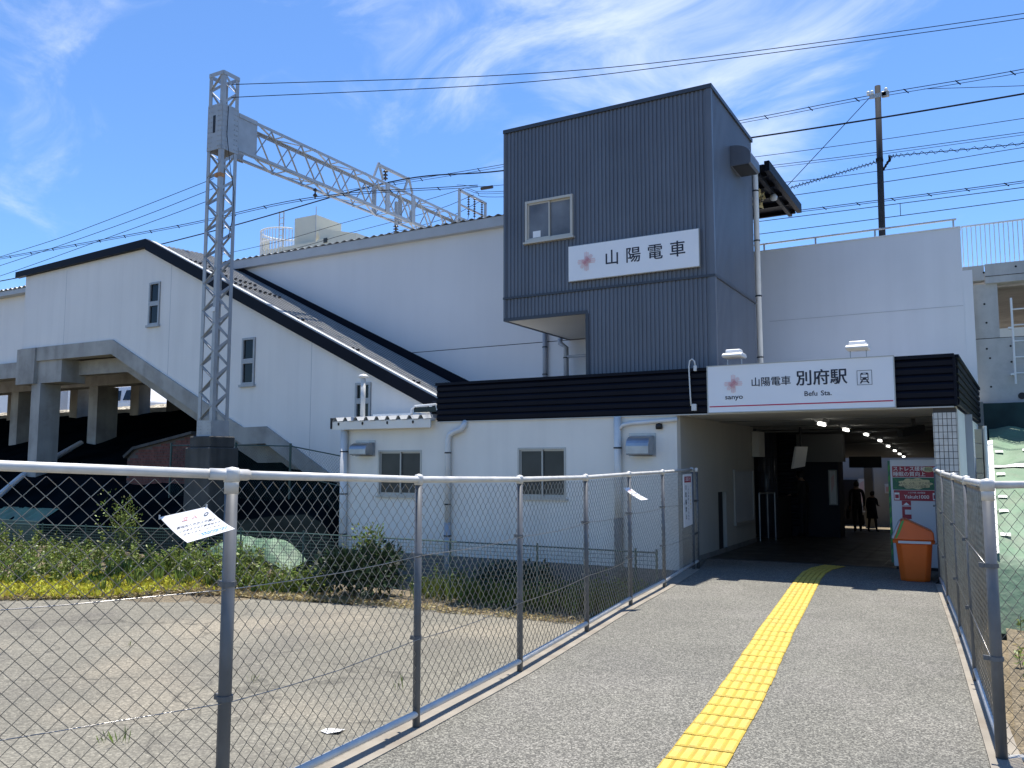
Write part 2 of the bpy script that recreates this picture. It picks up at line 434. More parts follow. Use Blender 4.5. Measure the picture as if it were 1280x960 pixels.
_txt = {}
def text(name, body, size, material, parent, o, xd, ud, depth=0.004, align='CENTER', bold=0.0, sx=1.0):
    """lettering: centred (or left aligned) on point o, reading along xd with ud up"""
    cu = bpy.data.curves.new(name, 'FONT')
    cu.body = body; cu.size = 1.0; cu.align_x = align; cu.align_y = 'CENTER'
    cjk = any(ord(ch) > 0x2E80 for ch in body)
    cu.extrude = depth / size / 2; cu.offset = 0 if cjk else bold; cu.resolution_u = 3
    tmp = bpy.data.objects.new('tmp', cu); COL.objects.link(tmp)
    dg = bpy.context.evaluated_depsgraph_get()
    me = bpy.data.meshes.new_from_object(tmp.evaluated_get(dg))
    bpy.data.objects.remove(tmp)
    xd = Vector(xd).normalized(); ud = Vector(ud).normalized(); nd = xd.cross(ud)
    off = Vector(); p = parent
    while p is not None:
        off += p.location; p = p.parent
    for v in me.vertices:
        c = v.co * size
        v.co = Vector(o) - off + xd * c.x * sx + ud * c.y + nd * c.z
    if cjk and bold:                    # heavier strokes: the outline laid four times, a hair apart
        bm = bmesh.new(); bm.from_mesh(me)
        base = bm.verts[:] + bm.edges[:] + bm.faces[:]
        q = bold * size * .75
        for i, (a, b) in enumerate(((1, 1), (1, -1), (-1, 1))):
            r_ = bmesh.ops.duplicate(bm, geom=base)
            bmesh.ops.translate(bm, vec=xd * a * q + ud * b * q * .6 + nd * .0004 * (i + 1), verts=[g_ for g_ in r_['geom'] if isinstance(g_, bmesh.types.BMVert)])
        bm.to_mesh(me); bm.free()
    me.name = name
    me.materials.clear(); me.materials.append(M[material])
    ob = bpy.data.objects.new(name, me); COL.objects.link(ob); ob.parent = parent
    return ob
XD = (1, 0, 0); ZD = (0, 0, 1)

# ------------------------------------------------------------------ ground, path, lot, embankment
F = 13.16           # plane of the entrance facade
HOLE = (-4.6, 0.2)
g = MB()
g.quad((-600, -300, -0.66), (600, -300, -0.66), (600, 700, -0.66), (-600, 700, -0.66))
struct(g.build('ground', 'soil'))

# left fence line on the ground and the line of the other fence
LF = [(-3.14, 2.81, 1.60), (-3.22, 4.42, 1.55), (-3.345, 5.98, 1.525), (-3.55, 7.70, 1.515), (-3.75, 9.36, 1.53), (-3.90, 10.95, 1.54), (-4.16, 13.05, 1.56)]
LF_END = (-4.21, 13.45, 1.555)
LF_BACK = (-4.45, 0.40, 1.70)
RF = [(-0.03, 5.60, 1.53), (-0.18, 7.45, 1.525), (-0.33, 9.25, 1.53), (-0.52, 11.30, 1.54), (-0.69, 13.12, 1.57)]
def strip_poly(line, d0, d1):
    a = [(x + d0, y) for x, y in line]; b = [(x + d1, y) for x, y in line]
    return a + b[::-1]
lline = [(-3.10, -4.0), (-3.12, 2.81)] + [(x, y) for x, y, z in LF[1:]] + [(-4.20, 13.10)]
rline = [(0.45, -4.0), (0.42, 0.0), (0.16, 3.0), (-0.03, 5.6)] + [(x, y) for x, y, z in RF[1:]]
rline[-1] = (-0.69, 13.10)
path_poly = [(x + 0.10, y) for x, y in lline] + [(-4.42, 14.66), (-0.69, 14.66)] + [(x - 0.07, y) for x, y in rline[::-1]]
PATH = struct(MB().prism(path_poly, 'z', -0.64, 0.0).build('path', 'asphalt'))
k = MB()
def strip(mb, line, d0, d1, z0, z1):
    for (xa, ya), (xb, yb) in zip(line, line[1:]):
        mb.add([(xa + d0, ya, z0), (xa + d1, ya, z0), (xb + d1, yb, z0), (xb + d0, yb, z0),
                (xa + d0, ya, z1), (xa + d1, ya, z1), (xb + d1, yb, z1), (xb + d0, yb, z1)],
               [(0, 3, 2, 1), (4, 5, 6, 7), (0, 1, 5, 4), (1, 2, 6, 5), (2, 3, 7, 6), (3, 0, 4, 7)])
strip(k, lline, -0.10, 0.098, -0.645, 0.006)
strip(k, rline, -0.068, 0.10, -0.645, 0.006)
struct(k.build('path_edging', 'kerb'))

lot_pts = [(-3.16, -12), (-60, -12), (-60, -6.0), (-24, 3.2), (-17, 6.6), (-14.4, 8.1), (-11.4, 10.25), (-9.35, 10.7), (-6.3, 11.0), (-5.2, 11.05), (-4.05, 11.1), (-3.7, 9.0), (-3.3, 5.5), (-3.2, 3.0)]
struct(MB().prism(lot_pts, 'z', -0.655, -0.60).build('parking_lot', 'lot'))

LOT = bpy.data.objects['parking_lot']
for cx_, cy_, w_, h_ in ((-4.75, 2.95, .20, .06), (-4.55, 3.05, .10, .04), (-5.1, 3.1, .12, .03), (-4.3, 4.55, .10, .03)):
    pts_ = []
    for k_ in range(11):
        a_ = 2 * math.pi * k_ / 11; q_ = R.uniform(.55, 1.1)
        pts_.append((cx_ + w_ * q_ * math.cos(a_), cy_ + h_ * q_ * math.sin(a_)))
    MB().prism(pts_, 'z', -.5995, -.597).build('paint_mark', 'tarp_tape', LOT)
def smooth(a, b, t):
    t = max(0, min(1, (t - a) / (b - a)))
    return t * t * (3 - 2 * t)
def bank_z(x, y):
    e = smooth(-10.9, -12.3, x)
    z = 1.26 + 0.36 * (y - 14.2) if y > 14.2 else 1.26 + 0.60 * (y - 14.2) if y > 11.6 else -.30 - (11.6 - y) * .12
    z = max(-0.62, z)
    if z > 3.55:
        z = 3.55
    return -0.62 + (z + 0.62) * e
def frange(a, b, n):
    return [a + (b - a) * i / (n - 1) for i in range(n)]
sl = MB().sheet(frange(-46, -10.4, 60), frange(8.7, 11.75, 10), lambda x, y: bank_z(x, y) + 0.03 * math.sin(5.1 * x + 2 * y) * smooth(8.7, 9.5, y))
struct(sl.build('soil_bank', 'soil', smooth=True))
sl = MB().sheet(frange(-46, -11.5, 80), frange(11.7, 21.6, 40), lambda x, y: bank_z(x, y) + 0.04 + 0.05 * math.sin(2.7 * x + 1.3 * y) * math.sin(1.9 * y - x) * smooth(11.7, 12.4, y))
struct(sl.build('embankment', 'net_ground', smooth=True))
struct(box('track_bed', 'concrete', None, -80, -10, 21.6, 21.9, -0.6, 3.86))
b_ = MB().sheet(frange(-80, -10, 160), frange(21.95, 27, 16), lambda x, y: 3.82 + .42 * smooth(21.9, 24.5, y) + R.uniform(-.05, .06))
struct(b_.build('ballast', 'ballast'))
struct(box('track_embankment', 'concrete', None, -80, -10, 21.92, 60, -0.6, 3.74))
# soil strip in front of the low building
fs = MB().sheet(frange(-10.6, -4.33, 40), frange(10.6, 13.14, 10), lambda x, y: -0.625 + 0.05 * smooth(10.7, 11.4, y) + R.uniform(0, .02))
struct(fs.build('planting_strip', 'soil', smooth=True))
# ground beyond the other fence
rs = MB().sheet(frange(0.06, 30, 60), frange(-2, 13.2, 50), lambda x, y: -0.55 + R.uniform(0, .05))
struct(rs.build('verge', 'soil', smooth=True))

# tactile paving: every tile is a part of the path
cl = [(-1.22, 1.9), (-1.35, 3.2), (-1.50, 4.6), (-1.64, 6.15), (-1.93, 8.62), (-2.19, 11.08), (-2.36, 12.6), (-2.43, 13.5), (-2.41, 14.1), (-2.27, 14.66)]
def along(line, d):
    for (x0, y0), (x1, y1) in zip(line, line[1:]):
        L = math.hypot(x1 - x0, y1 - y0)
        if d <= L:
            t = d / L
            return x0 + (x1 - x0) * t, y0 + (y1 - y0) * t, math.atan2(y1 - y0, x1 - x0)
        d -= L
    return None
TW, TL = 0.345, 0.226
def tile_mesh():
    mb = MB()
    h = 0.006; w = TW / 2 - 0.002; l = TL / 2 - 0.003
    mb.box(-l, l, -w, w, 0.001, h)
    for i in range(5):
        c = -w + (i + .5) * (2 * w / 5)
        mb.add([(-l + .012, c - .026, h), (l - .012, c - .026, h), (l - .012, c + .026, h), (-l + .012, c + .026, h),
                (-l + .018, c - .020, h + .006), (l - .018, c - .020, h + .006), (l - .018, c + .020, h + .006), (-l + .018, c + .020, h + .006)],
               [(4, 5, 6, 7), (0, 1, 5, 4), (1, 2, 6, 5), (2, 3, 7, 6), (3, 0, 4, 7)])
    return mb
tile0 = None
d = 0.12
while True:
    a = along(cl, d)
    if a is None:
        break
    if tile0 is None:
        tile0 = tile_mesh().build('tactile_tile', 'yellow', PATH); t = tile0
        t.data.materials.append(M['yellow_grime_shade'])
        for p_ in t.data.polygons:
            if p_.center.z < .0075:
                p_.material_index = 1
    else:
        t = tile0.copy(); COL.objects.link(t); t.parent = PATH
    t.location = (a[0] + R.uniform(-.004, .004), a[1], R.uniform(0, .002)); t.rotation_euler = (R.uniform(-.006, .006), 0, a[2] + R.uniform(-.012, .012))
    d += TL + 0.006

# ------------------------------------------------------------------ entrance building (low white building with the navy fascia)
ENT = thing('station_entrance', 'low white station building with a broad navy fascia over a dark entrance tunnel', 'building', (-4.5, F, 0))
w1 = (-10.58, -9.52, 1.03, 1.92); w2 = (-7.40, -6.44, 1.05, 1.94)
mb = MB()
wall_pieces(mb, -11.48, -4.43, -0.05, 2.47, F, F + 0.18, [w1, w2])
mb.box(-11.48, -11.30, F + 0.18, 14.12, -0.6, 2.45)
mb.box(-9.10, -4.62, F + 1.0, F + 1.05, -0.6, 2.40)
mb.build('front_wall', 'cream_wall', ENT)
box('plinth', 'plinth', ENT, -11.50, -4.41, F - 0.02, F + 0.20, -0.66, -0.052)
mb = MB()
wall_pieces(mb, 0, 1, 0, 1, 0, 1, [])
mb = MB(); mb.box(-4.62, -4.43, F + 0.181, 15.44, -0.5, 2.44); mb.box(-4.62, -4.43, 15.98, 18.2, -0.5, 2.44)
mb.box(-4.62, -4.43, 15.44, 15.98, -0.5, 0.05); mb.box(-4.62, -4.43, 15.44, 15.98, 1.13, 2.44); mb.box(-4.66, -4.61, 15.40, 16.0, 0, 1.2)
mb.build('tunnel_wall', 'inner_wall', ENT)
box('skirting', 'plinth', ENT, -4.43, -4.405, 14.2, 18.18, 0.004, 0.09)
def slide_window(parent, w, y, fmat, gmat, fw=0.035, name='window', sill=True, split=True):
    x0, x1, z0, z1 = w
    m = MB()
    m.box(x0, x1, y - .03, y + .06, z1 - fw, z1); m.box(x0, x1, y - .03, y + .06, z0, z0 + fw)
    m.box(x0, x0 + fw, y - .03, y + .06, z0 + fw, z1 - fw); m.box(x1 - fw, x1, y - .03, y + .06, z0 + fw, z1 - fw)
    o = m.build(name, fmat, parent)
    xm = (x0 + x1) / 2
    def sash(a, b, yy):
        q = MB(); t = .028
        q.box(a, b, yy, yy + .02, z0 + fw, z0 + fw + t); q.box(a, b, yy, yy + .02, z1 - fw - t, z1 - fw)
        q.box(a, a + t, yy, yy + .02, z0 + fw + t, z1 - fw - t); q.box(b - t, b, yy, yy + .02, z0 + fw + t, z1 - fw - t)
        q.build('sash', fmat, o)
        box('pane', gmat, o, a + t, b - t, yy + .008, yy + .014, z0 + fw + t, z1 - fw - t)
    sash(x0 + fw, xm + .015, y + .002); sash(xm - .015, x1 - fw, y + .028)
    if sill:
        box('sill', fmat, o, x0 - .03, x1 + .03, y - .06, y + .05, z0 - .035, z0 - .002)
    return o
slide_window(ENT, w1, F + .02, 'alu', 'glass_grey')
slide_window(ENT, w2, F + .02, 'alu', 'glass_grey')
for w in (w1, w2):
    box('window_backing', 'black', ENT, w[0] - .05, w[1] + .05, F + .185, F + .2, w[2] - .05, w[3] + .05)
def pipe(parent, pts, r=.045, m='pvc', name='drain_pipe', clips=()):
    o = MB().tube(pts, r, 12).build(name, m, parent, smooth=True)
    for z in clips:
        p = pts[-1]
        MB().tube([(p[0], p[1], z - .012), (p[0], p[1], z + .012)], r + .008, 12).build('pipe_bracket', 'black', o)
    return o
pipe(ENT, [(-11.40, F - .08, 2.33), (-11.40, F - .08, -0.6)], .075, clips=(1.9, 1.05, .25))
pipe(ENT, [(-8.52, F + .0, 2.44), (-8.53, F - .06, 2.36), (-8.58, F - .07, 2.29), (-8.72, F - .07, 2.25), (-8.83, F - .07, 2.20), (-8.87, F - .07, 2.10), (-8.87, F - .07, .55)], .055, clips=(1.86, .9))
pipe(ENT, [(-8.87, F - .07, .56), (-8.87, F - .07, -.6)], .062, 'grey_pvc', clips=(.32,))
pipe(ENT, [(-5.44, F - .07, 2.44), (-5.44, F - .07, .75)], .062, clips=(1.92,))
pipe(ENT, [(-5.44, F - .07, .76), (-5.44, F - .07, -.6)], .075, 'plinth')
pipe(ENT, [(-5.43, F - .07, 2.22), (-5.34, F - .07, 2.30), (-5.20, F - .06, 2.325), (-4.40, F - .05, 2.37)], .034)
MB().lathe((-4.72, F - .03, 2.27), [(.0, -.05), (.055, -.05), (.06, 0), (.05, .035), (.0, .05)], 12).build('camera_dome', 'black', ENT, smooth=True)
def hood(parent, x0, x1, z0, z1, y, m, name='vent_hood', depth=.26):
    prof = [(y, z0), (y, z1)]
    for i in range(7):
        t = math.pi / 2 * i / 6
        prof.append((y - depth * math.sin(t), z1 - (z1 - z0) * .55 * (1 - math.cos(t))))
    prof.append((y - depth, z0 + .02)); prof.append((y - depth + .05, z0))
    o = MB().prism(prof, 'x', x0, x1).build(name, m, parent)
    box('vent_flange', m, o, x0 - .04, x1 + .04, y - .012, y - .002, z0 - .03, z1 + .04)
    box('vent_mouth', 'black', o, x0 + .02, x1 - .02, y - depth + .07, y - .03, z0 - .012, z0 - .004)
    return o
hood(ENT, -11.12, -10.70, 1.83, 2.08, F, 'steel')
hood(ENT, -5.22, -4.83, 1.80, 2.12, F, 'steel')
# fascia of lapped boards
FZ0, FZ1, FX0, FX1 = 2.455, 3.19, -9.16, -0.41
NB = 6
bh = (FZ1 - FZ0 - .07) / NB
for i in range(NB):
    z = FZ0 + .02 + i * bh
    p = [(F - .005, z), (F - .035, z + .004), (F - .040, z + bh * .62), (F - .012, z + bh - .004), (F - .005, z + bh - .002)]
    MB().prism(p, 'x', FX0, FX1).build('siding_board', 'navy', ENT)
box('fascia_cap', 'navy', ENT, FX0 - .02, FX1 + .02, F - .06, F + .25, FZ1 - .05, FZ1)
box('fascia_backing', 'navy', ENT, FX0, FX1, F - .004, F + .12, FZ0, FZ1 - .052)
box('fascia_corner', 'navy', ENT, FX1 - .002, FX1 + .03, F - .045, F + .10, FZ0, FZ1 - .052)
SX = .21 / 6.4
def side_x(y):
    return FX1 + .02 + (y - F) * SX
for i in range(NB):
    z = FZ0 + .02 + i * bh
    a, c = F + .10, 19.4
    vs = []
    for y in (a, c):
        x = side_x(y)
        vs += [(x, y, z), (x + .032, y, z + .004), (x + .037, y, z + bh * .62), (x + .010, y, z + bh - .004), (x - .02, y, z + bh - .002)]
    MB().add(vs, [(0, 1, 2, 3, 4), (9, 8, 7, 6, 5)] + [(j, j + 5, (j + 1) % 5 + 5, (j + 1) % 5) for j in range(5)]).build('siding_board', 'navy', ENT)
mb = MB()
vs = [(side_x(F + .1) - .05, F + .1, FZ1 - .05), (side_x(F + .1) + .05, F + .1, FZ1 - .05), (side_x(19.4) + .05, 19.4, FZ1 - .05), (side_x(19.4) - .05, 19.4, FZ1 - .05)]
mb.add(vs + [(x, y, FZ1 + .0) for x, y, z in vs], [(0, 3, 2, 1), (4, 5, 6, 7), (0, 1, 5, 4), (1, 2, 6, 5), (2, 3, 7, 6), (3, 0, 4, 7)]).build('fascia_cap', 'navy', ENT)
box('roof', 'grey_trim', ENT, FX0 + .02, FX1 - .02, F + .13, 19.44, 2.98, 3.08)
box('entrance_ceiling', 'soffit', ENT, -4.61, FX1 - .01, F + .122, 19.3, 2.44, 2.50)
box('soffit_lip', 'soffit', ENT, -9.1, FX1 - .01, F - .035, F + .119, 2.436, 2.453)
for y in (15.6, 17.9):
    box('ceiling_joint', 'black', ENT, -4.42, -.5, y, y + .012, 2.434, 2.44)
# lean-to roof over the left part of the building
EA = thing('lean_to_roof', 'corrugated translucent lean-to roof above the left window of the white building', 'roof', (-10.4, F, 2.4))
box('eave_board', 'cream_wall', EA, -11.62, -9.19, F - .20, F - .17, 2.34, 2.50)
box('eave_end', 'black', EA, -11.66, -11.622, F - .22, F - .12, 2.36, 2.58)
box('deck', 'soffit', EA, -11.6, -9.2, F - .168, 14.05, 2.475, 2.52)
def corrugate(mb, x0, x1, pitch, amp, y0, y1, z0, z1, th=.004, sharp=False):
    n = int(round((x1 - x0) / pitch)); xs = []; zs = []
    for i in range(n * 6 + 1):
        x = x0 + (x1 - x0) * i / (n * 6)
        xs.append(x); ph = 2 * math.pi * i / 6
        zs.append(amp * max(0, math.sin(ph)) if sharp else amp * (.5 - .5 * math.cos(ph)))
    m = len(xs)
    vs = [(x, y0, z0 + z) for x, z in zip(xs, zs)] + [(x, y1, z1 + z) for x, z in zip(xs, zs)]
    vs += [(x, y0, z0 + z - th) for x, z in zip(xs, zs)] + [(x, y1, z1 + z - th) for x, z in zip(xs, zs)]
    fs = []
    for i in range(m - 1):
        fs += [(i, i + 1, m + i + 1, m + i), (2 * m + i, 3 * m + i, 3 * m + i + 1, 2 * m + i + 1), (i, 2 * m + i, 2 * m + i + 1, i + 1)]
    return mb.add(vs, fs)
corrugate(MB(), -11.6, -9.2, .27, .085, F - .22, 14.1, 2.51, 2.60, sharp=True).build('corrugated_sheet', 'grey_trim', EA)
for i in range(4):
    x = -11.45 + i * .62
    MB().lathe((x, F - .205, 2.455), [(.012, -.03), (.02, -.01), (.02, .02), (.0, .03)], 8).build('fixing_bolt', 'black', EA)
SO = thing('roof_hatch', 'small white framed roof light lying on the lean-to roof by the navy fascia', 'roof light', (-9.5, 13.5, 2.6))
mb = MB(); mb.tube([(-9.88, 13.3, 2.64), (-9.88, 13.3, 2.72), (-9.8, 13.3, 2.78), (-9.3, 13.3, 2.80), (-9.25, 13.3, 2.66)], .022, 8)
mb.tube([(-9.85, 13.8, 2.66), (-9.8, 13.8, 2.80), (-9.3, 13.8, 2.82)], .022, 8)
mb.build('frame', 'white_trim', SO)
box('panel', 'glass_dark', SO, -9.84, -9.28, 13.32, 13.8, 2.66, 2.76)
box('flat_batten', 'white_trim', SO, -10.85, -9.9, 13.3, 13.36, 2.615, 2.65)
VP = thing('vent_pipe', 'slim white vent pipe with a mushroom cap rising beside the lowest stair window', 'vent pipe', (-11.13, 13.4, 2.55))
MB().tube([(-11.20, 13.4, 2.5), (-11.20, 13.4, 3.44)], .05, 12).build('pipe', 'pvc', VP, smooth=True)
MB().lathe((-11.20, 13.4, 3.42), [(.06, 0), (.11, .015), (.11, .03), (.07, .07), (.0, .085)], 14).build('cap', 'pvc', VP, smooth=True)
# tiled pillar
PX0, PX1 = -0.685, -0.405
PIL = box('tiled_pillar', 'grout', ENT, PX0, PX1, F + .02, F + .40, -.3, 2.44)
mb = MB()
nx = 5
tw = (PX1 - PX0) / nx; th = .092
for r in range(27):
    for c in range(nx):
        x = PX0 + c * tw; z = -.02 + r * th
        if z + th < 2.44:
            mb.box(x + .004, x + tw - .004, F + .008, F + .02, z + .004, z + th - .004)
    for c in range(6):
        y = F + .02 + c * .0633; z = -.02 + r * th
        if z + th < 2.44:
            mb.box(PX1, PX1 + .012, y + .004, y + .0593, z + .004, z + th - .004)
            mb.box(PX0 - .012, PX0, y + .004, y + .0593, z + .004, z + th - .004)
mb.build('wall_tile', 'tile_white', PIL, kind='stuff')
mb = MB()
for a, c in ((F + .41, 15.2), (15.35, 19.4)):
    mb.add([(side_x(a) - .16, a, -.3), (side_x(a) - .02, a, -.3), (side_x(c) - .02, c, -.3), (side_x(c) - .16, c, -.3),
            (side_x(a) - .16, a, 2.44), (side_x(a) - .02, a, 2.44), (side_x(c) - .02, c, 2.44), (side_x(c) - .16, c, 2.44)],
           [(0, 3, 2, 1), (4, 5, 6, 7), (0, 1, 5, 4), (1, 2, 6, 5), (2, 3, 7, 6), (3, 0, 4, 7)])
mb.build('side_wall', 'white_wall', ENT)
box('side_post', 'grey_pvc', ENT, -.40, -.24, 15.21, 15.34, -.3, 2.44)
# conduit with a swan neck on the fascia
cd = thing('conduit', 'thin white swan necked conduit on the navy fascia beside the name sign', 'conduit', (-4.15, F - .06, 2.5))
MB().tube([(-4.16, F - .07, 2.58), (-4.17, F - .07, 2.75), (-4.185, F - .07, 3.22), (-4.17, F - .07, 3.31), (-4.13, F - .07, 3.34), (-4.09, F - .07, 3.30), (-4.08, F - .07, 3.22)], .012, 8).build('tube', 'pvc', cd, smooth=True)
box('junction_box', 'pvc', cd, -4.15, -4.07, F - .10, F - .045, 2.50, 2.61, bevel=.006)
box('plug', 'pvc', cd, -4.105, -4.055, F - .09, F - .05, 3.14, 3.23, bevel=.006)

# ------------------------------------------------------------------ name sign, its floodlights
NS = thing('station_name_sign', 'long white station name sign with black writing and a crimson line over the entrance', 'sign', (-2.5, F - .06, 2.46))
box('sign_panel', 'sign_white', NS, -3.875, -1.165, F - .082, F - .043, 2.465, 3.195)
mb = MB()
for a in ((-3.89, -1.15, 3.195, 3.207), (-3.89, -1.15, 2.453, 2.465)):
    mb.box(a[0], a[1], F - .09, F - .043, a[2], a[3])
mb.box(-3.89, -3.875, F - .09, F - .043, 2.465, 3.195); mb.box(-1.165, -1.15, F - .09, F - .043, 2.465, 3.195)
mb.build('sign_edge', 'alu', NS)
SY = F - .0835
def emblem(parent, cx, cz, s, y):
    """pinwheel of pale stripes fading from a red heart"""
    def rect(mb, ang, r0, r1, w, off=0):
        ca, sa = math.cos(ang), math.sin(ang)
        pts = [(r0, off - w / 2), (r1, off - w / 2), (r1, off + w / 2), (r0, off + w / 2)]
        return [(cx + ca * u - sa * v, cz + sa * u + ca * v) for u, v in pts]
    k = 0
    for mname, arms, r1, w in (('pink1', (90, 0, 180, 270), s, .52 * s), ('pink1', (45, 225), .9 * s, .40 * s),
                               ('pink2', (90, 0, 180, 270), .52 * s, .34 * s), ('pink3', (45, 225), .40 * s, .30 * s)):
        mb = MB()
        for a in arms:
            for q in (-1, 0, 1):
                p = rect(mb, math.radians(a), .02 * s, r1 * (1 - .06 * abs(q)), w / 3 * .74, q * w / 3)
                yy = y - .0006 * k; k += 1
                mb.add([(p[i][0], yy, p[i][1]) for i in range(4)] , [(0, 1, 2, 3)])
        mb.build('emblem', mname, parent)
emblem(NS, -3.47, 2.905, .145, SY)
text('lettering', 'sanyo', .105, 'ink', NS, (-3.465, SY, 2.695), XD, ZD, bold=.012, sx=1.18)
text('lettering', '山陽電車', .152, 'ink', NS, (-2.895, SY, 2.905), XD, ZD, bold=.012)
text('lettering', '別府駅', .245, 'ink', NS, (-2.155, SY, 2.925), XD, ZD, bold=.022)
text('lettering', 'Befu', .105, 'ink', NS, (-2.31, SY, 2.70), XD, ZD, bold=.010, sx=1.05)
text('lettering', 'Sta.', .105, 'ink', NS, (-2.09, SY, 2.70), XD, ZD, bold=.010, sx=1.05)
box('crimson_line', 'red_line', NS, -3.855, -1.185, SY - .002, SY + .001, 2.545, 2.563)
# train pictogram
tx, tz = -1.555, 2.905
def frame2d(mb, cx, cz, w, h, t, y):
    mb.box(cx - w / 2, cx + w / 2, y - .002, y, cz + h / 2 - t, cz + h / 2); mb.box(cx - w / 2, cx + w / 2, y - .002, y, cz - h / 2, cz - h / 2 + t)
    mb.box(cx - w / 2, cx - w / 2 + t, y - .002, y, cz - h / 2 + t, cz + h / 2 - t); mb.box(cx + w / 2 - t, cx + w / 2, y - .002, y, cz - h / 2 + t, cz + h / 2 - t)
    return mb
frame2d(MB(), tx, tz, .205, .215, .006, SY).build('pictogram_frame', 'ink', NS)
mb = MB()
mb.prism([(tx - .055, tz - .035), (tx + .055, tz - .035), (tx + .055, tz + .055), (tx + .042, tz + .07), (tx - .042, tz + .07), (tx - .055, tz + .055)], 'y', SY - .003, SY)
for sg in (-1, 1):
    mb.prism([(tx + sg * .02, tz - .037), (tx + sg * .04, tz - .037), (tx + sg * .068, tz - .085), (tx + sg * .045, tz - .085)], 'y', SY - .003, SY)
mb.box(tx - .045, tx + .045, SY - .003, SY, tz - .066, tz - .056)
mb.build('pictogram', 'ink', NS)
mb = MB(); mb.box(tx - .042, tx + .042, SY - .005, SY - .0032, tz + .005, tz + .042); mb.box(tx - .02, tx + .02, SY - .005, SY - .0032, tz + .05, tz + .06)
for sg in (-1, 1):
    mb.box(tx + sg * .036 - .009, tx + sg * .036 + .009, SY - .005, SY - .0032, tz - .025, tz - .008)
mb.build('pictogram_window', 'sign_white', NS)
def flood(x, label):
    t = thing('floodlight', label, 'floodlight', (x, F - .02, 3.2), 'floodlights on the name sign')
    for s in (-1, 1):
        mb = MB(); mb.box(x + s * .11 - .006, x + s * .11 + .006, F - .05, F - .03, 3.20, 3.31)
        mb.build('bracket', 'steel', t)
    p = [(F - .22, 3.315), (F + .10, 3.315), (F + .13, 3.345), (F + .06, 3.385), (F - .18, 3.385), (F - .25, 3.345)]
    MB().prism(p, 'x', x - .155, x + .155).build('housing', 'white_trim', t, bevel=.012)
    MB().prism([(F - .16, 3.39), (F + .04, 3.39), (F + .02, 3.445), (F - .14, 3.445)], 'x', x - .115, x + .115).build('gear_box', 'white_trim', t, bevel=.012)
flood(-3.45, 'white floodlight on thin legs above the emblem end of the name sign')
flood(-1.63, 'white floodlight on thin legs above the train pictogram end of the name sign')

# ------------------------------------------------------------------ corrugated tower
TY = 13.46
TX0, TX1 = -7.83, -3.86
TB = 16.2
TOW = thing('corrugated_tower', 'tall charcoal corrugated steel tower with an overhanging upper storey above the entrance', 'building', (-5.0, TY, 3.1))
PITCH = .075
def ribs_front(mb, x0, x1, z0, z1):
    n = max(1, int(round((x1 - x0) / PITCH))); p = (x1 - x0) / n
    pr = []
    for i in range(n):
        x = x0 + i * p
        pr += [(x, 0.0), (x + p * .50, 0.0), (x + p * .60, .016), (x + p * .90, .016)]
    pr.append((x1, 0.0))
    vs = [(x, TY - .03 + dy, z0) for x, dy in pr] + [(x, TY - .03 + dy, z1) for x, dy in pr]; m = len(pr)
    return mb.add(vs, [(i, i + 1, m + i + 1, m + i) for i in range(m - 1)])
def ribs_side(mb, y0, y1, z0, z1):
    n = max(1, int(round((y1 - y0) / PITCH))); p = (y1 - y0) / n
    pr = []
    for i in range(n):
        y = y0 + i * p
        pr += [(y, 0.0), (y + p * .50, 0.0), (y + p * .60, .014), (y + p * .90, .014)]
    pr.append((y1, 0.0))
    vs = [(TX1 + .03 - dx, y, z0) for y, dx in pr] + [(TX1 + .03 - dx, y, z1) for y, dx in pr]; m = len(pr)
    return mb.add(vs, [(i, i + 1, m + i + 1, m + i) for i in range(m - 1)])
TZ0, TL1, TL2, TZ1 = 3.0, 4.33, 4.755, 7.965
NX = -6.13
tw_win = (-7.37, -6.39, 5.76, 6.54)
mb = MB()
ribs_front(mb, TX0, tw_win[0], TL2 + .02, TZ1); ribs_front(mb, tw_win[1], TX1, TL2 + .02, TZ1)
ribs_front(mb, tw_win[0], tw_win[1], TL2 + .02, tw_win[2]); ribs_front(mb, tw_win[0], tw_win[1], tw_win[3], TZ1)
mb.build('upper_cladding', 'tower', TOW)
mb = MB()
ribs_front(mb, TX0, NX, TL1 + .04, TL2 - .02); ribs_front(mb, NX, TX1, TZ0, TL2 - .02)
mb.build('lower_cladding', 'tower', TOW)
ribs_side(MB(), TY, TB, TL2 + .02, TZ1).build('side_cladding', 'tower', TOW)
ribs_side(MB(), TY, TB, TZ0, TL2 - .02).build('side_cladding', 'tower', TOW)
mb = MB()
mb.box(TX0 + .01, TX1, TY + .06, TB, TL1 + .03, TZ1 - .02); mb.box(NX, TX1, TY + .01, TB, TZ0, TL1 + .03)
mb.build('core', 'tower_trim', TOW)
box('soffit', 'soffit', TOW, TX0 + .03, NX - .002, TY, TB - .01, TL1, TL1 + .028)
mb = MB()
mb.box(TX0 - .03, TX1 + .055, TY - .055, TY - .005, TL2 - .022, TL2 + .018)
mb.box(TX1 + .012, TX1 + .055, TY - .005, TB, TL2 - .022, TL2 + .018)
mb.build('ledge_trim', 'tower_trim', TOW)
mb = MB()
mb.box(TX0 - .03, TX1 + .06, TY - .06, TY + .02, TZ1, TZ1 + .07); mb.box(TX1 - .02, TX1 + .06, TY + .02, TB + .02, TZ1, TZ1 + .07)
mb.box(TX0 - .03, TX0 + .05, TY + .02, TB, TZ1, TZ1 + .07)
mb.build('roof_trim', 'tower_trim', TOW)
box('roof_deck', 'tower_trim', TOW, TX0 + .05, TX1 - .02, TY + .02, TB, TZ1 - .02, TZ1 + .03)
mb = MB()
mb.box(TX1 - .04, TX1 + .045, TY - .045, TY - .005, TL2 + .02, TZ1); mb.box(TX1 + .002, TX1 + .045, TY - .005, TY + .05, TL2 + .02, TZ1)
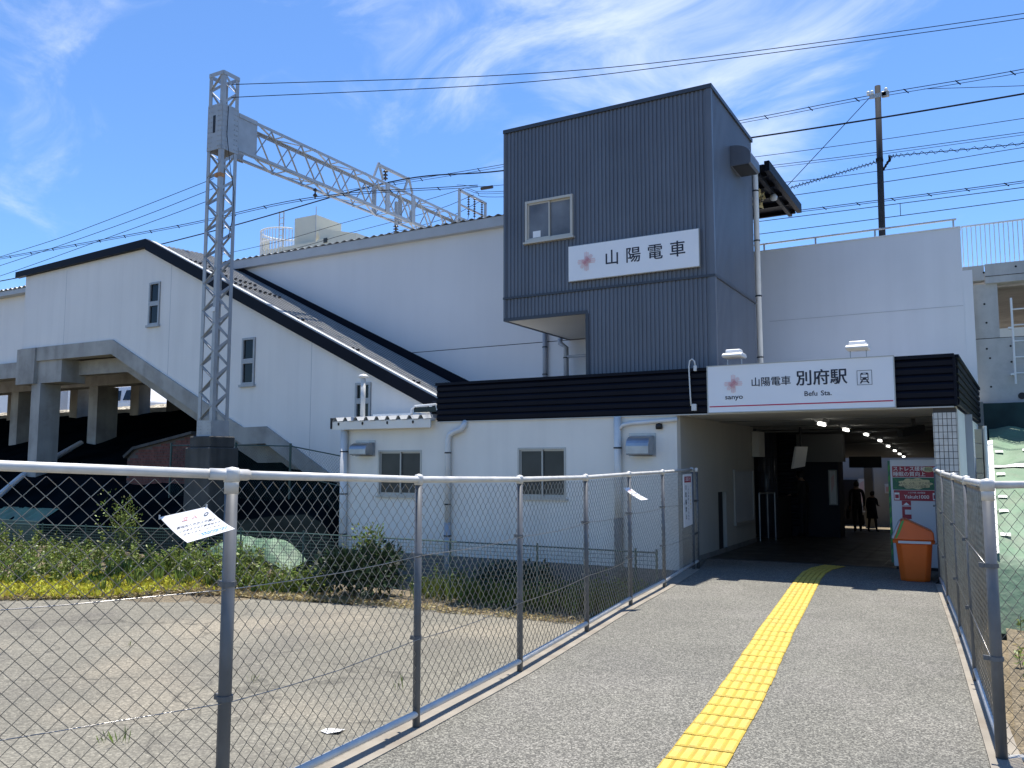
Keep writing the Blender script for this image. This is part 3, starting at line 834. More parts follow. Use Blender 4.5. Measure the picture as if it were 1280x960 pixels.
mb.box(TX1 - .04, TX1 + .045, TY - .045, TY - .005, TZ0, TL2 - .024); mb.box(TX1 + .002, TX1 + .045, TY - .005, TY + .05, TZ0, TL2 - .024)
mb.build('corner_trim', 'tower', TOW)
box('corner_trim', 'tower', TOW, TX0 - .025, TX0 + .02, TY - .045, TY + .04, TL1, TZ1)
mb = MB(); mb.box(TX0 - .02, NX, TY - .05, TY, TL1 - .012, TL1 + .045); mb.box(NX - .03, NX + .03, TY - .05, TY + .01, TZ0, TL1 - .014)
mb.box(TX0 - .02, TX0 + .03, TY, TB - .01, TL1 - .012, TL1 + .04)
mb.build('overhang_trim', 'tower_trim', TOW)
slide_window(TOW, tw_win, TY - .05, 'cream_alu', 'glass_tower', fw=.045)
# glimpses inside the office window: a sheet of paper stuck to the pane
mb = MB(); mb.box(-7.22, -7.06, TY - .043, TY - .041, 5.84, 5.96)
mb.build('paper_on_pane', 'paper', TOW)
def hood_x(parent, y0, y1, z0, z1, x, m, depth=.36):
    pf = [(x, z0), (x + depth - .04, z0), (x + depth, z0 + .02)]
    for i in range(7, -1, -1):
        t = math.pi / 2 * i / 7
        pf.append((x + depth * math.sin(t), z1 - (z1 - z0) * .55 * (1 - math.cos(t))))
    o = MB().prism(pf, 'y', y0, y1).build('vent_hood', m, parent)
    box('vent_mouth', 'black', o, x + .03, x + depth - .04, y0 + .02, y1 - .02, z0 - .01, z0 - .003)
hood_x(TOW, 14.62, 15.28, 6.98, 7.36, TX1 + .03, 'tower')
pipe(TOW, [(TX1 - .02, 16.3, 7.58), (TX1 + .07, 16.3, 7.60), (TX1 + .07, 16.3, 7.5), (TX1 + .07, 16.3, 3.1)], .055, 'pvc', clips=(7.0, 6.0, 4.9, 3.7))
pipe(TOW, [(-7.9, 15.9, 4.32), (-7.9, 15.9, 4.22), (-7.76, 15.9, 4.12), (-7.76, 15.9, 3.1)], .055, 'grey_pvc', 'vent_elbow', clips=(3.9,))
pipe(TOW, [(-7.75, 15.88, 3.92), (-7.15, 15.88, 3.92), (-6.95, 15.88, 4.0), (-6.9, 15.88, 4.3)], .03, 'grey_pvc', 'vent_branch')
BR = thing('link_corridor', 'dark corridor block joining the tower to the platform building', 'building', (-6, 17, 3.1))
box('wall', 'tower_trim', BR, -7.5, -4.9, TB + .02, 19.4, 3.1, 7.2)
# canopy behind the tower
CA = thing('platform_canopy', 'navy platform canopy with torn white insulation under it, beside the tower', 'canopy', (-3.9, 18, 7.3))
box('roof_edge', 'navy', CA, -3.60, -3.50, 16.25, 19.45, 7.36, 7.56)
box('roof_panel', 'navy', CA, -4.85, -3.61, 16.25, 19.45, 7.42, 7.50)
for i in range(5):
    y = 16.5 + i * .7
    box('joist', 'navy', CA, -4.8, -3.62, y, y + .06, 7.33, 7.415)
box('gutter', 'navy', CA, -3.78, -3.70, 16.3, 19.4, 7.29, 7.36)
mb = MB()
for i in range(26):
    c = Vector((R.uniform(-4.3, -3.9), R.uniform(17.2, 18.3), R.uniform(7.22, 7.34)))
    s = R.uniform(.05, .13)
    mb.add([c + Vector((R.uniform(-s, s), R.uniform(-s, s), R.uniform(-s, s))) for _ in range(5)], [(0, 1, 2), (0, 2, 3), (1, 3, 4), (2, 4, 0), (0, 1, 3)])
mb.build('torn_insulation', 'vend_cream', CA)
MB().lathe((-3.72, 17.6, 7.16), [(.03, 0), (.07, .02), (.08, .08), (.05, .13), (.02, .15)], 12).build('lamp', 'grey_trim', CA, smooth=True)

TS = thing('tower_sign', 'white sign with a pink emblem and four black characters on the charcoal tower', 'sign', (-5.2, TY - .06, 4.9))
box('sign_panel', 'sign_white', TS, -6.455, -4.06, TY - .11, TY - .04, 4.92, 5.55)
box('sign_back', 'alu', TS, -6.465, -4.05, TY - .10, TY - .045, 4.91, 5.56)
emblem(TS, -6.10, 5.245, .175, TY - .1115)
for i, ch in enumerate('山陽電車'):
    text('lettering', ch, .29, 'ink', TS, (-5.615 + i * .397, TY - .1115, 5.235), XD, ZD, bold=.012)

# ------------------------------------------------------------------ platform building (long pale wall) and right wall
WY = 16.2
PB = thing('platform_building', 'long pale grey platform building wall rising behind the stair roof', 'building', (-12, WY, 0))
mb = MB(); mb.box(-19.4, -7.0, WY, WY + .2, 4.335, 7.06); mb.box(-19.4, -7.0, WY, WY + .2, -.6, 4.318)
for x in (-17.0, -14.6, -12.2, -9.8):
    pass
mb.build('wall', 'panel_wall', PB)
box('joint', 'black', PB, -19.38, -7.0, WY + .012, WY + .19, 4.318, 4.335)
box('roof_fascia', 'grey_trim', PB, -19.5, -7.0, WY - .16, WY + .3, 7.06, 7.29)
corrugate(MB(), -19.5, -7.0, .24, .042, WY - .19, 21.0, 7.295, 7.55).build('corrugated_roof', 'grey_trim', PB)
box('back_wall', 'panel_wall', PB, -19.4, -7.0, 20.8, 21.0, 4.2, 7.2)
box('abutment', 'old_concrete', PB, -27.0, -19.42, 20.9, 21.2, 2.5, 4.74)
pipe(PB, [(-8.39, WY - .07, 5.0), (-8.39, WY - .07, 3.1)], .05, 'grey_pvc', clips=(4.2, 3.6))

RW = thing('rendered_wall', 'tall plain grey rendered wall with a handrail along its top, beside the tower', 'wall', (-2.4, 19.5, 2.6))
mb = MB(); mb.box(-7.0, -.35, 19.5, 19.75, 2.6, 6.58); mb.box(-.35, -.17, 19.52, 19.75, 2.6, 5.66)
mb.build('wall', 'right_wall', RW)
box('wall_cap', 'white_trim', RW, -7.0, -.34, 19.48, 19.77, 6.582, 6.605)
box('seam', 'grey_trim', RW, -4.3, -.36, 19.494, 19.499, 4.92, 4.928)
mb = MB(); mb.tube([(-4.9, 19.62, 6.785), (-.41, 19.62, 6.795)], .022, 8)
o = mb.build('handrail', 'galv', RW)
for x in (-4.4, -3.25, -2.0, -.47):
    box('handrail_post', 'galv', RW, x - .018, x + .018, 19.61, 19.64, 6.606, 6.77)

# ------------------------------------------------------------------ viaduct on the far side
VI = thing('concrete_viaduct', 'pale concrete railway viaduct with a square opening and a white ladder', 'viaduct', (4, 20, 0))
box('parapet_beam', 'pale_concrete', VI, .06, 14, 19.92, 20.3, 5.42, 5.83)
box('parapet_end', 'pale_concrete', VI, -.40, .045, 19.94, 20.3, 5.50, 5.82)
mb = MB()
mb.box(-.17, .27, 20.0, 20.6, 4.275, 5.42); mb.box(2.6, 3.2, 20.0, 20.6, 4.275, 5.42)
mb.box(-.20, 14, 20.0, 20.4, -.6, 4.26)
mb.build('pier_wall', 'pale_concrete', VI)
box('construction_joint', 'black', VI, -.2, 14, 20.02, 20.38, 4.26, 4.275)
box('beam_groove', 'old_concrete', VI, .06, 14, 19.914, 19.919, 5.56, 5.572)
box('deck', 'concrete', VI, -12.0, 14, 20.61, 27, 5.44, 5.80)
mb = MB()
for x, z in ((.04, 5.66), (.62, 5.72), (.02, 5.0), (.04, 4.6), (.02, 4.05), (.45, 4.08), (.07, 3.85), (.45, 3.75), (.5, 3.4), (.06, 3.25), (.82, 4.0), (.86, 3.5), (1.2, 4.0), (1.2, 3.5)):
    yy = 19.94 if z > 5.5 and x < .05 else 19.92 if z > 5.42 else 20.0
    mb.tube([(x, yy - .006, z), (x, yy + .01, z)], .022, 8)
mb.build('tie_hole', 'black', VI, kind='stuff')
MB().tube([(.60, 19.985, 3.04), (.60, 20.01, 3.04)], .07, 14).build('drain_hole', 'black', VI)
RF_ = thing('viaduct_railing', 'white vertical bar railing on top of the concrete viaduct', 'railing', (4, 20.1, 5.83))
mb = MB()
x = -.33
while x < 9:
    mb.box(x, x + .018, 20.09, 20.108, 5.85, 6.72); x += .085
mb.build('railing_bar', 'white_trim', RF_, kind='stuff')
mb = MB(); mb.box(-.34, 9, 20.08, 20.118, 6.721, 6.75); mb.box(-.34, 9, 20.085, 20.113, 5.83, 5.849); mb.build('railing_rail', 'white_trim', RF_)
LD = thing('wall_ladder', 'white steel ladder fixed to the concrete viaduct', 'ladder', (.7, 19.85, 3.3))
for x in (.50, .93):
    MB().tube([(x, 19.86, 3.28), (x, 19.86, 5.06)], .022, 8).build('ladder_rail', 'white_trim', LD)
z = 3.50
while z < 5.0:
    MB().tube([(.50, 19.86, z), (.93, 19.86, z)], .014, 6).build('rung', 'white_trim', LD); z += .33
for z in (3.46, 4.42):
    box('standoff', 'white_trim', LD, .42, .50, 19.84, 20.0, z, z + .04)
# building seen through the viaduct opening
fb = thing('distant_house', 'pale building glimpsed through the viaduct opening', 'building', (4, 40, 0))
box('wall', 'far_wall', fb, -2, 9, 40, 46, -.6, 8.6)
box('window', 'glass_grey', fb, 1.6, 2.4, 39.95, 39.99, 7.2, 8.0)

# ------------------------------------------------------------------ green sheeting in front of the viaduct
DN = thing('dark_green_net', 'dark green netting hung across the foot of the concrete viaduct', 'netting', (3, 19.8, 2.4))
mb = MB()
xs = frange(-.13, 9, 60); zs = frange(2.0, 2.90, 10)
vs = [(x, 19.86 + .03 * math.sin(9 * x) - (2.9 - z) * (.15 + .08 * math.sin(5 * x)), z) for z in zs for x in xs]; n = len(xs)
mb.add(vs, [(j * n + i, j * n + i + 1, (j + 1) * n + i + 1, (j + 1) * n + i) for j in range(9) for i in range(n - 1)])
mb.build('net', 'green_net', DN, smooth=True)
TP = thing('green_tarpaulin', 'pale green tarpaulin pegged over the slope beyond the fence by the tiled pillar', 'tarpaulin', (2, 16.5, .5))
def tarp_z(x, y):
    if y < 13.6:
        return .35 + (y - 13.6) * 1.6
    return .35 + (y - 13.6) * .335 + .05 * math.sin(4 * x + 1.3 * y) * math.sin(2.6 * y) + .02 * math.sin(11 * x - 3 * y)
MB().sheet(frange(-.02, 9, 80), frange(13.02, 19.6, 56), tarp_z).build('tarp_sheet', 'tarp', TP, smooth=True)
mb = MB()
for y in (14.3, 15.1, 15.9, 16.8, 18.1):
    for i in range(14):
        x = .06 + i * .44
        z = tarp_z(x + .06, y) + .03
        mb.add([(x, y - .03, z - .01), (x + .13, y - .03, z - .01), (x + .13, y + .06, z + .025), (x, y + .06, z + .025)], [(0, 1, 2, 3)])
mb.build('tape_patch', 'tarp_tape', TP, kind='stuff')
mb = MB()
for a, b in zip(frange(13.6, 18.6, 20), frange(13.6, 18.6, 20)[1:]):
    mb.add([(-.06, a, tarp_z(0, a) + .02), (.03, a, tarp_z(0, a) + .035), (.03, b, tarp_z(0, b) + .035), (-.06, b, tarp_z(0, b) + .02)], [(0, 1, 2, 3)])
for a, b in zip(frange(0, 9, 50), frange(0, 9, 50)[1:]):
    mb.add([(a, 17.35, tarp_z(a, 17.35) + .025), (b, 17.35, tarp_z(b, 17.35) + .025), (b, 17.5, tarp_z(b, 17.5) + .025), (a, 17.5, tarp_z(a, 17.5) + .025)], [(0, 1, 2, 3)])
mb.build('tape_strip', 'tarp_tape', TP, smooth=True)
bw = thing('block_edge', 'narrow beige block edge between the tiled pillar and the green tarpaulin', 'wall', (-.15, 16.5, 0))
for i in range(11):
    box('block', 'beige', bw, -.235, -.13, 16.3, 16.6, -.5 + i * .25, -.5 + i * .25 + .24)
MB().tube([(-.08, 16.45, -.5), (-.08, 16.45, 2.30)], .03, 8).build('post', 'white_trim', bw)

# ------------------------------------------------------------------ covered stair hall
SY_ = 14.2
ST = thing('stair_hall', 'white covered station stairway with a sloping navy edged roof on concrete legs', 'building', (-17, SY_, 0))
PK = (-19.27, 7.42); EAVE = (-24.96, 7.27); ENDR = (-9.90, 2.86)
slope = (PK[1] - ENDR[1]) / (PK[0] - ENDR[0])
def roofz(x):
    return PK[1] + slope * (x - PK[0])
wins = [(-18.97, 5.29, 6.43), (-15.42, 3.55, 4.68), (-11.86, 2.62, 3.42)]
# wall in vertical strips so that the windows are real openings
low = [(-24.93, 5.05), (-20.62, 5.02), (-16.14, 2.82), (-15.50, 2.52), (-14.74, 2.53), (-12.47, 1.29), (-11.30, .66), (-9.92, .62)]
def lowz(x):
    for (xa, za), (xb, zb) in zip(low, low[1:]):
        if xa <= x <= xb:
            return za + (zb - za) * (x - xa) / (xb - xa)
    return low[-1][1]
def topz(x):
    return EAVE[1] + (PK[1] - EAVE[1]) * (x - EAVE[0]) / (PK[0] - EAVE[0]) if x < PK[0] else roofz(x)
cuts = sorted({p[0] for p in low} | {PK[0]} | {w[0] - .225 for w in wins} | {w[0] + .225 for w in wins})
mb = MB()
for a, b in zip(cuts, cuts[1:]):
    w = [q for q in wins if q[0] - .226 < a and q[0] + .226 > b]
    if w:
        mb.prism([(a, lowz(a)), (b, lowz(b)), (b, w[0][1]), (a, w[0][1])], 'y', SY_, SY_ + .16)
        mb.prism([(a, w[0][2]), (b, w[0][2]), (b, topz(b)), (a, topz(a))], 'y', SY_, SY_ + .16)
    else:
        mb.prism([(a, lowz(a)), (b, lowz(b)), (b, topz(b)), (a, topz(a))], 'y', SY_, SY_ + .16)
mb.box(-24.93, -24.75, SY_ + .16, 18.5, 5.05, 7.26)
mb.build('wall', 'white_wall', ST)
for x in (-22.9, -18.35, -13.4):
    box('wall_seam', 'grey_trim', ST, x, x + .012, SY_ - .002, SY_ + .01, lowz(x) + .02, topz(x) - .12)
for i, (x, z0, z1) in enumerate(wins):
    zm = (z0 + z1) / 2
    m = MB(); x0, x1 = x - .215, x + .215
    y0, y1 = SY_ - .03, SY_ + .08; t = .05
    m.box(x0, x0 + t, y0, y1, z0, z1); m.box(x1 - t, x1, y0, y1, z0, z1)
    m.box(x0 + t, x1 - t, y0, y1, z1 - t, z1); m.box(x0 + t, x1 - t, y0, y1, z0, z0 + t); m.box(x0 + t, x1 - t, y0, y1, zm - .06, zm + .06)
    fr = m.build('window', 'galv', ST)
    box('pane', 'glass_dark', fr, x0 + t, x1 - t, SY_ + .01, SY_ + .016, zm + .06, z1 - t)
    box('pane', 'glass_dark', fr, x0 + t, x1 - t, SY_ + .01, SY_ + .016, z0 + t, zm - .06)
    box('sill', 'galv', fr, x0 - .04, x1 + .04, SY_ - .07, SY_ + .02, z0 - .06, z0 - .003)
    box('backing', 'black', fr, x - .24, x + .24, SY_ + .17, SY_ + .18, z0 - .05, z1 + .05)
# roof: ribbed sheet sinking slightly towards the tall wall
rb = MB()
ny = 13; y0, y1 = SY_ + .02, WY - .02
pr = []
for i in range(ny):
    a = y0 + (y1 - y0) * i / ny; p = (y1 - y0) / ny
    pr += [(a, 0), (a + p * .70, 0), (a + p * .74, .022), (a + p * .96, .022)]
pr.append((y1, 0))
def cross(y):
    return 0.05 * (y - SY_)
vs = []
for x in (PK[0] - .02, ENDR[0] + .02):
    vs += [(x, y, roofz(x) + .10 + dz + cross(y)) for y, dz in pr]
n = len(pr)
rb.add(vs, [(i, i + 1, n + i + 1, n + i) for i in range(n - 1)])
rb.build('roof_sheet', 'roof_sheet', ST)
MB().prism([(PK[0], roofz(PK[0]) - .08), (ENDR[0], roofz(ENDR[0]) - .08), (ENDR[0], roofz(ENDR[0]) - .30), (PK[0], roofz(PK[0]) - .30)], 'y', SY_ + .17, WY - .01).build('roof_lining', 'soffit', ST)
MB().prism([(EAVE[0], EAVE[1] + .10), (PK[0] - .02, PK[1] + .10), (PK[0] - .02, PK[1] - .06), (EAVE[0], EAVE[1] - .06)], 'y', SY_ + .02, 19.5).build('flat_roof', 'grey_trim', ST)
fx = EAVE[0] - .3
MB().prism([(fx, EAVE[1] - .04), (PK[0], PK[1] - .02), (PK[0], PK[1] + .20), (fx, EAVE[1] + .13)], 'y', SY_ - .14, SY_ - .003).build('verge_board', 'navy', ST)
MB().prism([(PK[0], PK[1] - .10), (ENDR[0] + .1, roofz(ENDR[0] + .1) - .10), (ENDR[0] + .1, roofz(ENDR[0] + .1) + .17), (PK[0] - .001, PK[1] + .20)], 'y', SY_ - .139, SY_ - .004).build('verge_board', 'navy', ST)
MB().prism([(PK[0] + .2, roofz(PK[0] + .2) + .19), (ENDR[0] + .1, roofz(ENDR[0] + .1) + .175), (ENDR[0] + .1, roofz(ENDR[0] + .1) + .215), (PK[0] + .2, roofz(PK[0] + .2) + .225)], 'y', SY_ - .12, SY_ + .04).build('verge_trim', 'grey_trim', ST)
MB().prism([(-18.4, roofz(-18.4) + .33), (ENDR[0] - .3, roofz(ENDR[0] - .3) + .46), (ENDR[0] - .3, roofz(ENDR[0] - .3) - .15), (-18.4, roofz(-18.4) - .15)], 'y', WY - .06, WY - .005).build('wall_flashing', 'navy', ST)
for i in range(ny):  # seam bars coloured dark to draw the shade lines of the ribs
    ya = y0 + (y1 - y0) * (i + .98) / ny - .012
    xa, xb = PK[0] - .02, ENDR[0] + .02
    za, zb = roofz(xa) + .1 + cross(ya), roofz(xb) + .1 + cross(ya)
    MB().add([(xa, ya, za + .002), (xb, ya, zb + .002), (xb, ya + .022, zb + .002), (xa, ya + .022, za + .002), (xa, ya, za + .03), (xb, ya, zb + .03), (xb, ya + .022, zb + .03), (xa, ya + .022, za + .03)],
             [(0, 3, 2, 1), (4, 5, 6, 7), (0, 1, 5, 4), (1, 2, 6, 5), (2, 3, 7, 6), (3, 0, 4, 7)]).build('roof_seam_shade', 'seam', ST)
# snow guards: rows of small dark clips
mb = MB()
for x, ya, yb in ((-18.2, 14.3, 15.2), (-17.4, 14.3, 15.4), (-16.6, 14.4, 15.5), (-14.3, 14.25, 14.6), (-12.6, 14.25, 14.6), (-10.9, 14.25, 14.55)):
    y = ya
    while y < yb:
        xx = x + (y - ya) * .7
        z = roofz(xx) + .15 + cross(y)
        mb.box(xx, xx + .09, y, y + .025, z - .04, z + .005)
        y += .10
mb.build('snow_guard', 'black', ST, kind='stuff')
# concrete stringer following the wall foot, inner beam, slab, landing leg
def below(pts, t):
    return [(x, z) for x, z in pts] + [(x - .0, z - t) for x, z in pts[::-1]]
MB().prism(below(low[:7], .40), 'y', SY_ - .05, SY_ + .30).build('stringer', 'concrete', ST)
inner = [(-24.6, 4.66), (-20.75, 4.62), (-16.3, 2.43), (-15.6, 2.10), (-14.8, 2.11), (-12.6, .9)]
MB().prism(below(inner, .42), 'y', SY_ + .55, SY_ + .85).build('inner_beam', 'concrete', ST)
MB().prism(below([(x, z + .35) for x, z in inner], .30), 'y', SY_ + .301, WY - .02).build('stair_slab', 'concrete', ST)
box('platform_slab', 'concrete', ST, -46, -18.5, SY_ + 2.05, 21.4, 4.75, 5.10)
box('landing_leg', 'pale_concrete', ST, -13.05, -12.55, SY_ + .0, SY_ + .5, -.6, 1.2)
box('corner_block', 'concrete', ST, -25.0, -24.1, SY_ - .10, SY_ + .75, 3.98, 5.03)
box('corner_cap', 'concrete', ST, -24.1, -22.95, SY_ + .02, SY_ + .75, 3.99, 4.65)
for x0, x1, y0, y1, zt in ((-24.34, -23.90, SY_, SY_ + .62, 3.985), (-30.35, -29.9, 17.0, 17.6, 4.2), (-25.85, -25.38, 17.0, 17.75, 4.2), (-36.5, -36.1, 20.3, 20.8, 4.75), (-32.1, -31.6, 20.3, 20.8, 4.75), (-28.3, -27.8, 20.3, 20.8, 4.75)):
    box('column', 'concrete', ST, x0, x1, y0, y1, bank_z((x0 + x1) / 2, y0) - .1, zt)
box('cross_beam', 'concrete', ST, -46, -18.6, 16.95, 17.5, 4.2, 4.745)
# lower wing on the far end
WG = thing('platform_wing', 'low white platform wing beyond the high end of the stair hall', 'building', (-36, 14.6, 4.6))
box('wall', 'white_wall', WG, -52, -25.0, SY_ + .35, SY_ + .55, 4.72, 6.82)
box('edge_trim', 'grey_trim', WG, -52, -25.0, SY_ + .1, SY_ + .9, 6.82, 6.96)
corrugate(MB(), -52, -25.0, .24, .06, SY_ + .06, 18.5, 6.965, 7.05).build('corrugated_roof', 'grey_trim', WG)
box('floor_beam', 'concrete', WG, -52, -25.02, SY_ + .2, SY_ + .7, 4.25, 4.718)
# gap between the stair hall and lean-to: drain pipe on the bank
MB().tube([(-26.0, 16.9, bank_z(-26, 16.9) + .10), (-24.4, 14.1, bank_z(-24.4, 14.1) + .1), (-23.6, 12.6, bank_z(-23.6, 12.6) + .1), (-23.2, 11.9, bank_z(-23.2, 11.9) + .1)], .09, 10).build('bank_drain', 'pvc')
tag(bpy.data.objects['bank_drain'], 'pale drain pipe running down the dark netted bank past the concrete columns', 'pipe')

# brick revetment next to the mast foundation
BK = thing('brick_revetment', 'small dark red brick wall on the bank beside the mast foundation', 'wall', (-18.2, 14.0, 0))
prof = [(-19.5, .4), (-17.0, .3), (-17.0, 2.38), (-17.6, 2.30), (-19.2, 2.02), (-19.5, 1.8)]
MB().prism(prof, 'y', 13.98, 14.13).build('mortar_bed', 'mortar', BK)
MB().prism([(-19.55, 1.8), (-19.2, 2.02), (-17.0, 2.38), (-17.0, 2.45), (-19.22, 2.09), (-19.6, 1.86)], 'y', 13.9, 14.14).build('coping', 'old_concrete', BK)
mb = MB()
row = 0; z = .35
while z < 2.35:
    x = -19.5 + (row % 2) * .11
    while x < -17.05:
        tz_ = 1.8 + (x + 19.5) * .235 if x < -19.2 else 2.0 + (x + 19.2) * .164
        if z + .06 < tz_:
            mb.box(x, x + .205, 13.97, 13.99, z, z + .06)
        x += .218
    z += .073; row += 1
mb.build('brick', 'brick', BK, kind='stuff')

# ------------------------------------------------------------------ electrification gantry
GX, GY = -14.60, 12.5
GA = thing('gantry', 'galvanised lattice mast and long lattice beam carrying the overhead railway wires', 'gantry', (GX, GY, 0))
mb = MB(); mb.box(GX - .33, GX + .33, GY - .33, GY + .33, 2.0, 2.24); mb.box(GX - .39, GX + .39, GY - .39, GY + .39, -.6, 2.0)
mb.build('foundation', 'old_concrete', GA, bevel=.02)
H = .225; MT = 10.32; MB0 = 2.24
for sx in (-1, 1):
    for sy in (-1, 1):
        x, y = GX + sx * H, GY + sy * H
        m = MB(); m.box(min(x, x - sx * .09), max(x, x - sx * .09), min(y, y - sy * .012), max(y, y - sy * .012), MB0, MT)
        m.box(min(x, x - sx * .012), max(x, x - sx * .012), min(y - sy * .012, y - sy * .09), max(y - sy * .012, y - sy * .09), MB0, MT)
        m.build('corner_angle', 'galv', GA)
def lace(z0, z1, n, off):
    for i in range(n):
        a = z0 + (z1 - z0) * i / n; b = z0 + (z1 - z0) * (i + 1) / n
        s = 1 if (i + off) % 2 else -1
        q = H - .03
        for sg in (-1, 1):
            s = -s
            MB().bar((GX - s * q, GY + sg * (H - .016), a), (GX + s * q, GY + sg * (H - .016), b), .008, .06, up=(0, 1, 0)).build('lacing_bar', 'galv', GA)
            MB().bar((GX + sg * (H - .016), GY - s * q, a), (GX + sg * (H - .016), GY + s * q, b), .06, .008, up=(1, 0, 0)).build('lacing_bar', 'galv', GA)
lace(MB0 + .35, 8.55, 20, 0)
lace(9.62, MT - .02, 2, 1)
def plates(z0, z1, nm):
    m = MB()
    for s in (-1, 1):
        a, b = sorted((GX + s * (H + .001), GX + s * (H + .013))); m.box(a, b, GY - H, GY + H, z0, z1)
        a, b = sorted((GY + s * (H + .001), GY + s * (H + .013))); m.box(GX - H, GX + H, a, b, z0, z1)
    m.build(nm, 'galv', GA)
plates(MB0, MB0 + .34, 'base_plate'); plates(8.56, 9.60, 'head_plate'); plates(MT - .06, MT + .03, 'top_plate')
box('slot', 'black', GA, GX - .05, GX + .03, GY - H - .016, GY - H - .0135, 8.95, 9.35)
m = MB()
for z in frange(8.62, 9.54, 9):
    for x in (-.19, -.10, .12, .19):
        m.box(GX + x - .012, GX + x + .012, GY - H - .024, GY - H - .0135, z, z + .022)
        m.box(GX + H + .0135, GX + H + .024, GY + x - .012, GY + x + .012, z, z + .022)
for z in frange(MB0 + .06, MB0 + .28, 4):
    for x in (-.19, -.10, .12, .19):
        m.box(GX + x - .01, GX + x + .01, GY - H - .022, GY - H - .0135, z, z + .02)
m.build('rivet', 'galv', GA, kind='stuff')
BX = GX; BH = .22; BZ0, BZ1 = 8.66, 9.50; BY0, BY1 = GY + H + .014, 26.0
m = MB()
for s in (-1, 1):
    m.box(BX + s * BH - .006, BX + s * BH + .006, BY0, BY0 + .55, BZ0 - .04, BZ1 + .04)
m.build('gusset_plate', 'galv', GA)
for s in (-1, 1):
    for z, zz in ((BZ0, .065), (BZ1 - .065, .065)):
        x = BX + s * (BH + .014)
        box('beam_chord', 'galv', GA, x - .007, x + .007, BY0, BY1, z, z + .065)
        box('beam_flange', 'galv', GA, min(x, x - s * .07), max(x, x - s * .07), BY0, BY1, (z - .012 if z < 9 else z + .066), (z - .001 if z < 9 else z + .077))
m = MB()
np_ = 13; L = (BY1 - BY0 - .5) / np_
for i in range(np_):
    a = BY0 + .5 + i * L; b = a + L; c = (a + b) / 2
    for s in (-1, 1):
        x = BX + s * (BH + .028 if s > 0 else BH - .004)
        x = BX + s * BH
        MB().bar((x, a, BZ0 + .06), (x, c, BZ1 - .06), .010, .045, up=(1, 0, 0)).build('beam_lacing', 'galv', GA); MB().bar((x, c, BZ1 - .06), (x, b, BZ0 + .06), .010, .045, up=(1, 0, 0)).build('beam_lacing', 'galv', GA)
    for z in (BZ0 - .02, BZ1 + .012):
        s = 1 if i % 2 else -1
        MB().bar((BX - s * BH, a, z), (BX + s * BH, b, z), .05, .010).build('beam_lacing', 'galv', GA)
        MB().bar((BX - BH, b, z), (BX + BH, b, z), .05, .012).build('beam_strut', 'galv', GA)
for y in (18.0, 19.2, 22.0, 22.9):
    for s in (-1, 1):
        m = MB(); m.box(BX + s * (BH + .022) - .005, BX + s * (BH + .022) + .03, y, y + .16, BZ0, BZ1)
        m.build('splice_plate', 'galv', GA)
MB().box(GX + .06, GX + H + .017, GY - H - .017, GY - H + .10, 7.93, 8.01).build('orange_band', 'rust', GA)
box('number_plate', 'white_trim', GA, GX + .10, GX + .22, GY - H - .02, GY - H - .006, 4.93, 5.02)
MB().tube([(GX + .27, GY - .1, 9.55), (GX + .27, GY - .12, 8.9), (GX + .29, GY, 8.1), (GX + .42, GY, 7.6), (GX + .40, GY, 7.0), (GX + .28, GY, 6.6)], .008, 6).build('earth_wire', 'cable', GA)
# portal frames standing on the beam
def portal(y0, y1, z0, ztop, fork, zbar=None):
    m = MB()
    x = BX + .1
    for y in (y0, y1):
        if fork:
            m.bar((x, y, ztop), (x, y, z0 + .42), .06); m.bar((x, y, z0 + .44), (x, y - .2, z0), .05); m.bar((x, y, z0 + .44), (x, y + .2, z0), .05)
        else:
            m.bar((x, y, ztop), (x, y, z0), .07)
    m.bar((x, y0 - .03, ztop), (x, y1 + .03, ztop), .07)
    if zbar:
        m.bar((x, y0, zbar), (x, y1, zbar), .05)
    return m.build('portal_frame', 'galv', GA)
portal(17.86, 19.24, BZ1 + .1, 9.98, True)
portal(21.95, 23.55, BZ1 - .4, 10.45, False, 9.98)
def insulator(p, q, n=4, r=.06):
    p = Vector(p); q = Vector(q)
    pts = []; rs = []
    for i in range(n):
        for t, k in ((0, .3), (.35, 1), (.5, 1), (.65, .3)):
            pts.append(p.lerp(q, (i + t) / n)); rs.append(r * k)
    pts.append(q); rs.append(r * .3)
    MB().tube(pts, rs, 8).build('insulator', 'ceramic', GA, smooth=True)
insulator((BX + .1, 18.16, 9.92), (BX + .1, 18.16, 9.62), 3, .075)
insulator((BX, 15.47, 8.63), (BX, 15.47, 8.36), 2)
insulator((BX, 18.80, 8.50), (BX, 18.80, 8.26), 3, .08)
m = MB(); m.bar((BX, 18.80, 9.2), (BX, 18.80, 8.5), .07); m.bar((BX, 19.5, 9.1), (BX, 19.5, 8.7), .06)
m.build('hanger', 'galv', GA)
for dx, y in ((.9, 22.0), (1.45, 22.6), (1.95, 23.2)):
    MB().tube([(BX + dx, y, 10.42 - dx * .05), (BX + dx + .42, y, 10.42 - dx * .06)], .055, 8).build('strain_insulator', 'ceramic', GA)
for y, dx in ((22.5, .1), (22.8, .14), (23.2, .18)):
    insulator((BX + dx, y, 10.40), (BX + dx, y, 9.75), 8, .045)
    MB().tube([(BX + dx, y, 9.75), (BX + dx - .05, y, 9.5), (BX + dx + .05, y, 9.2)], .01, 6).build('jumper', 'cable', GA)
# far mast
m = MB()
for sx in (-1, 1):
    for sy in (-1, 1):
        m.box(GX + sx * H - .05, GX + sx * H + .05, 26.2 + sy * H - .05, 26.2 + sy * H + .05, 4.0, 9.9)
m.build('far_mast', 'galv', GA)

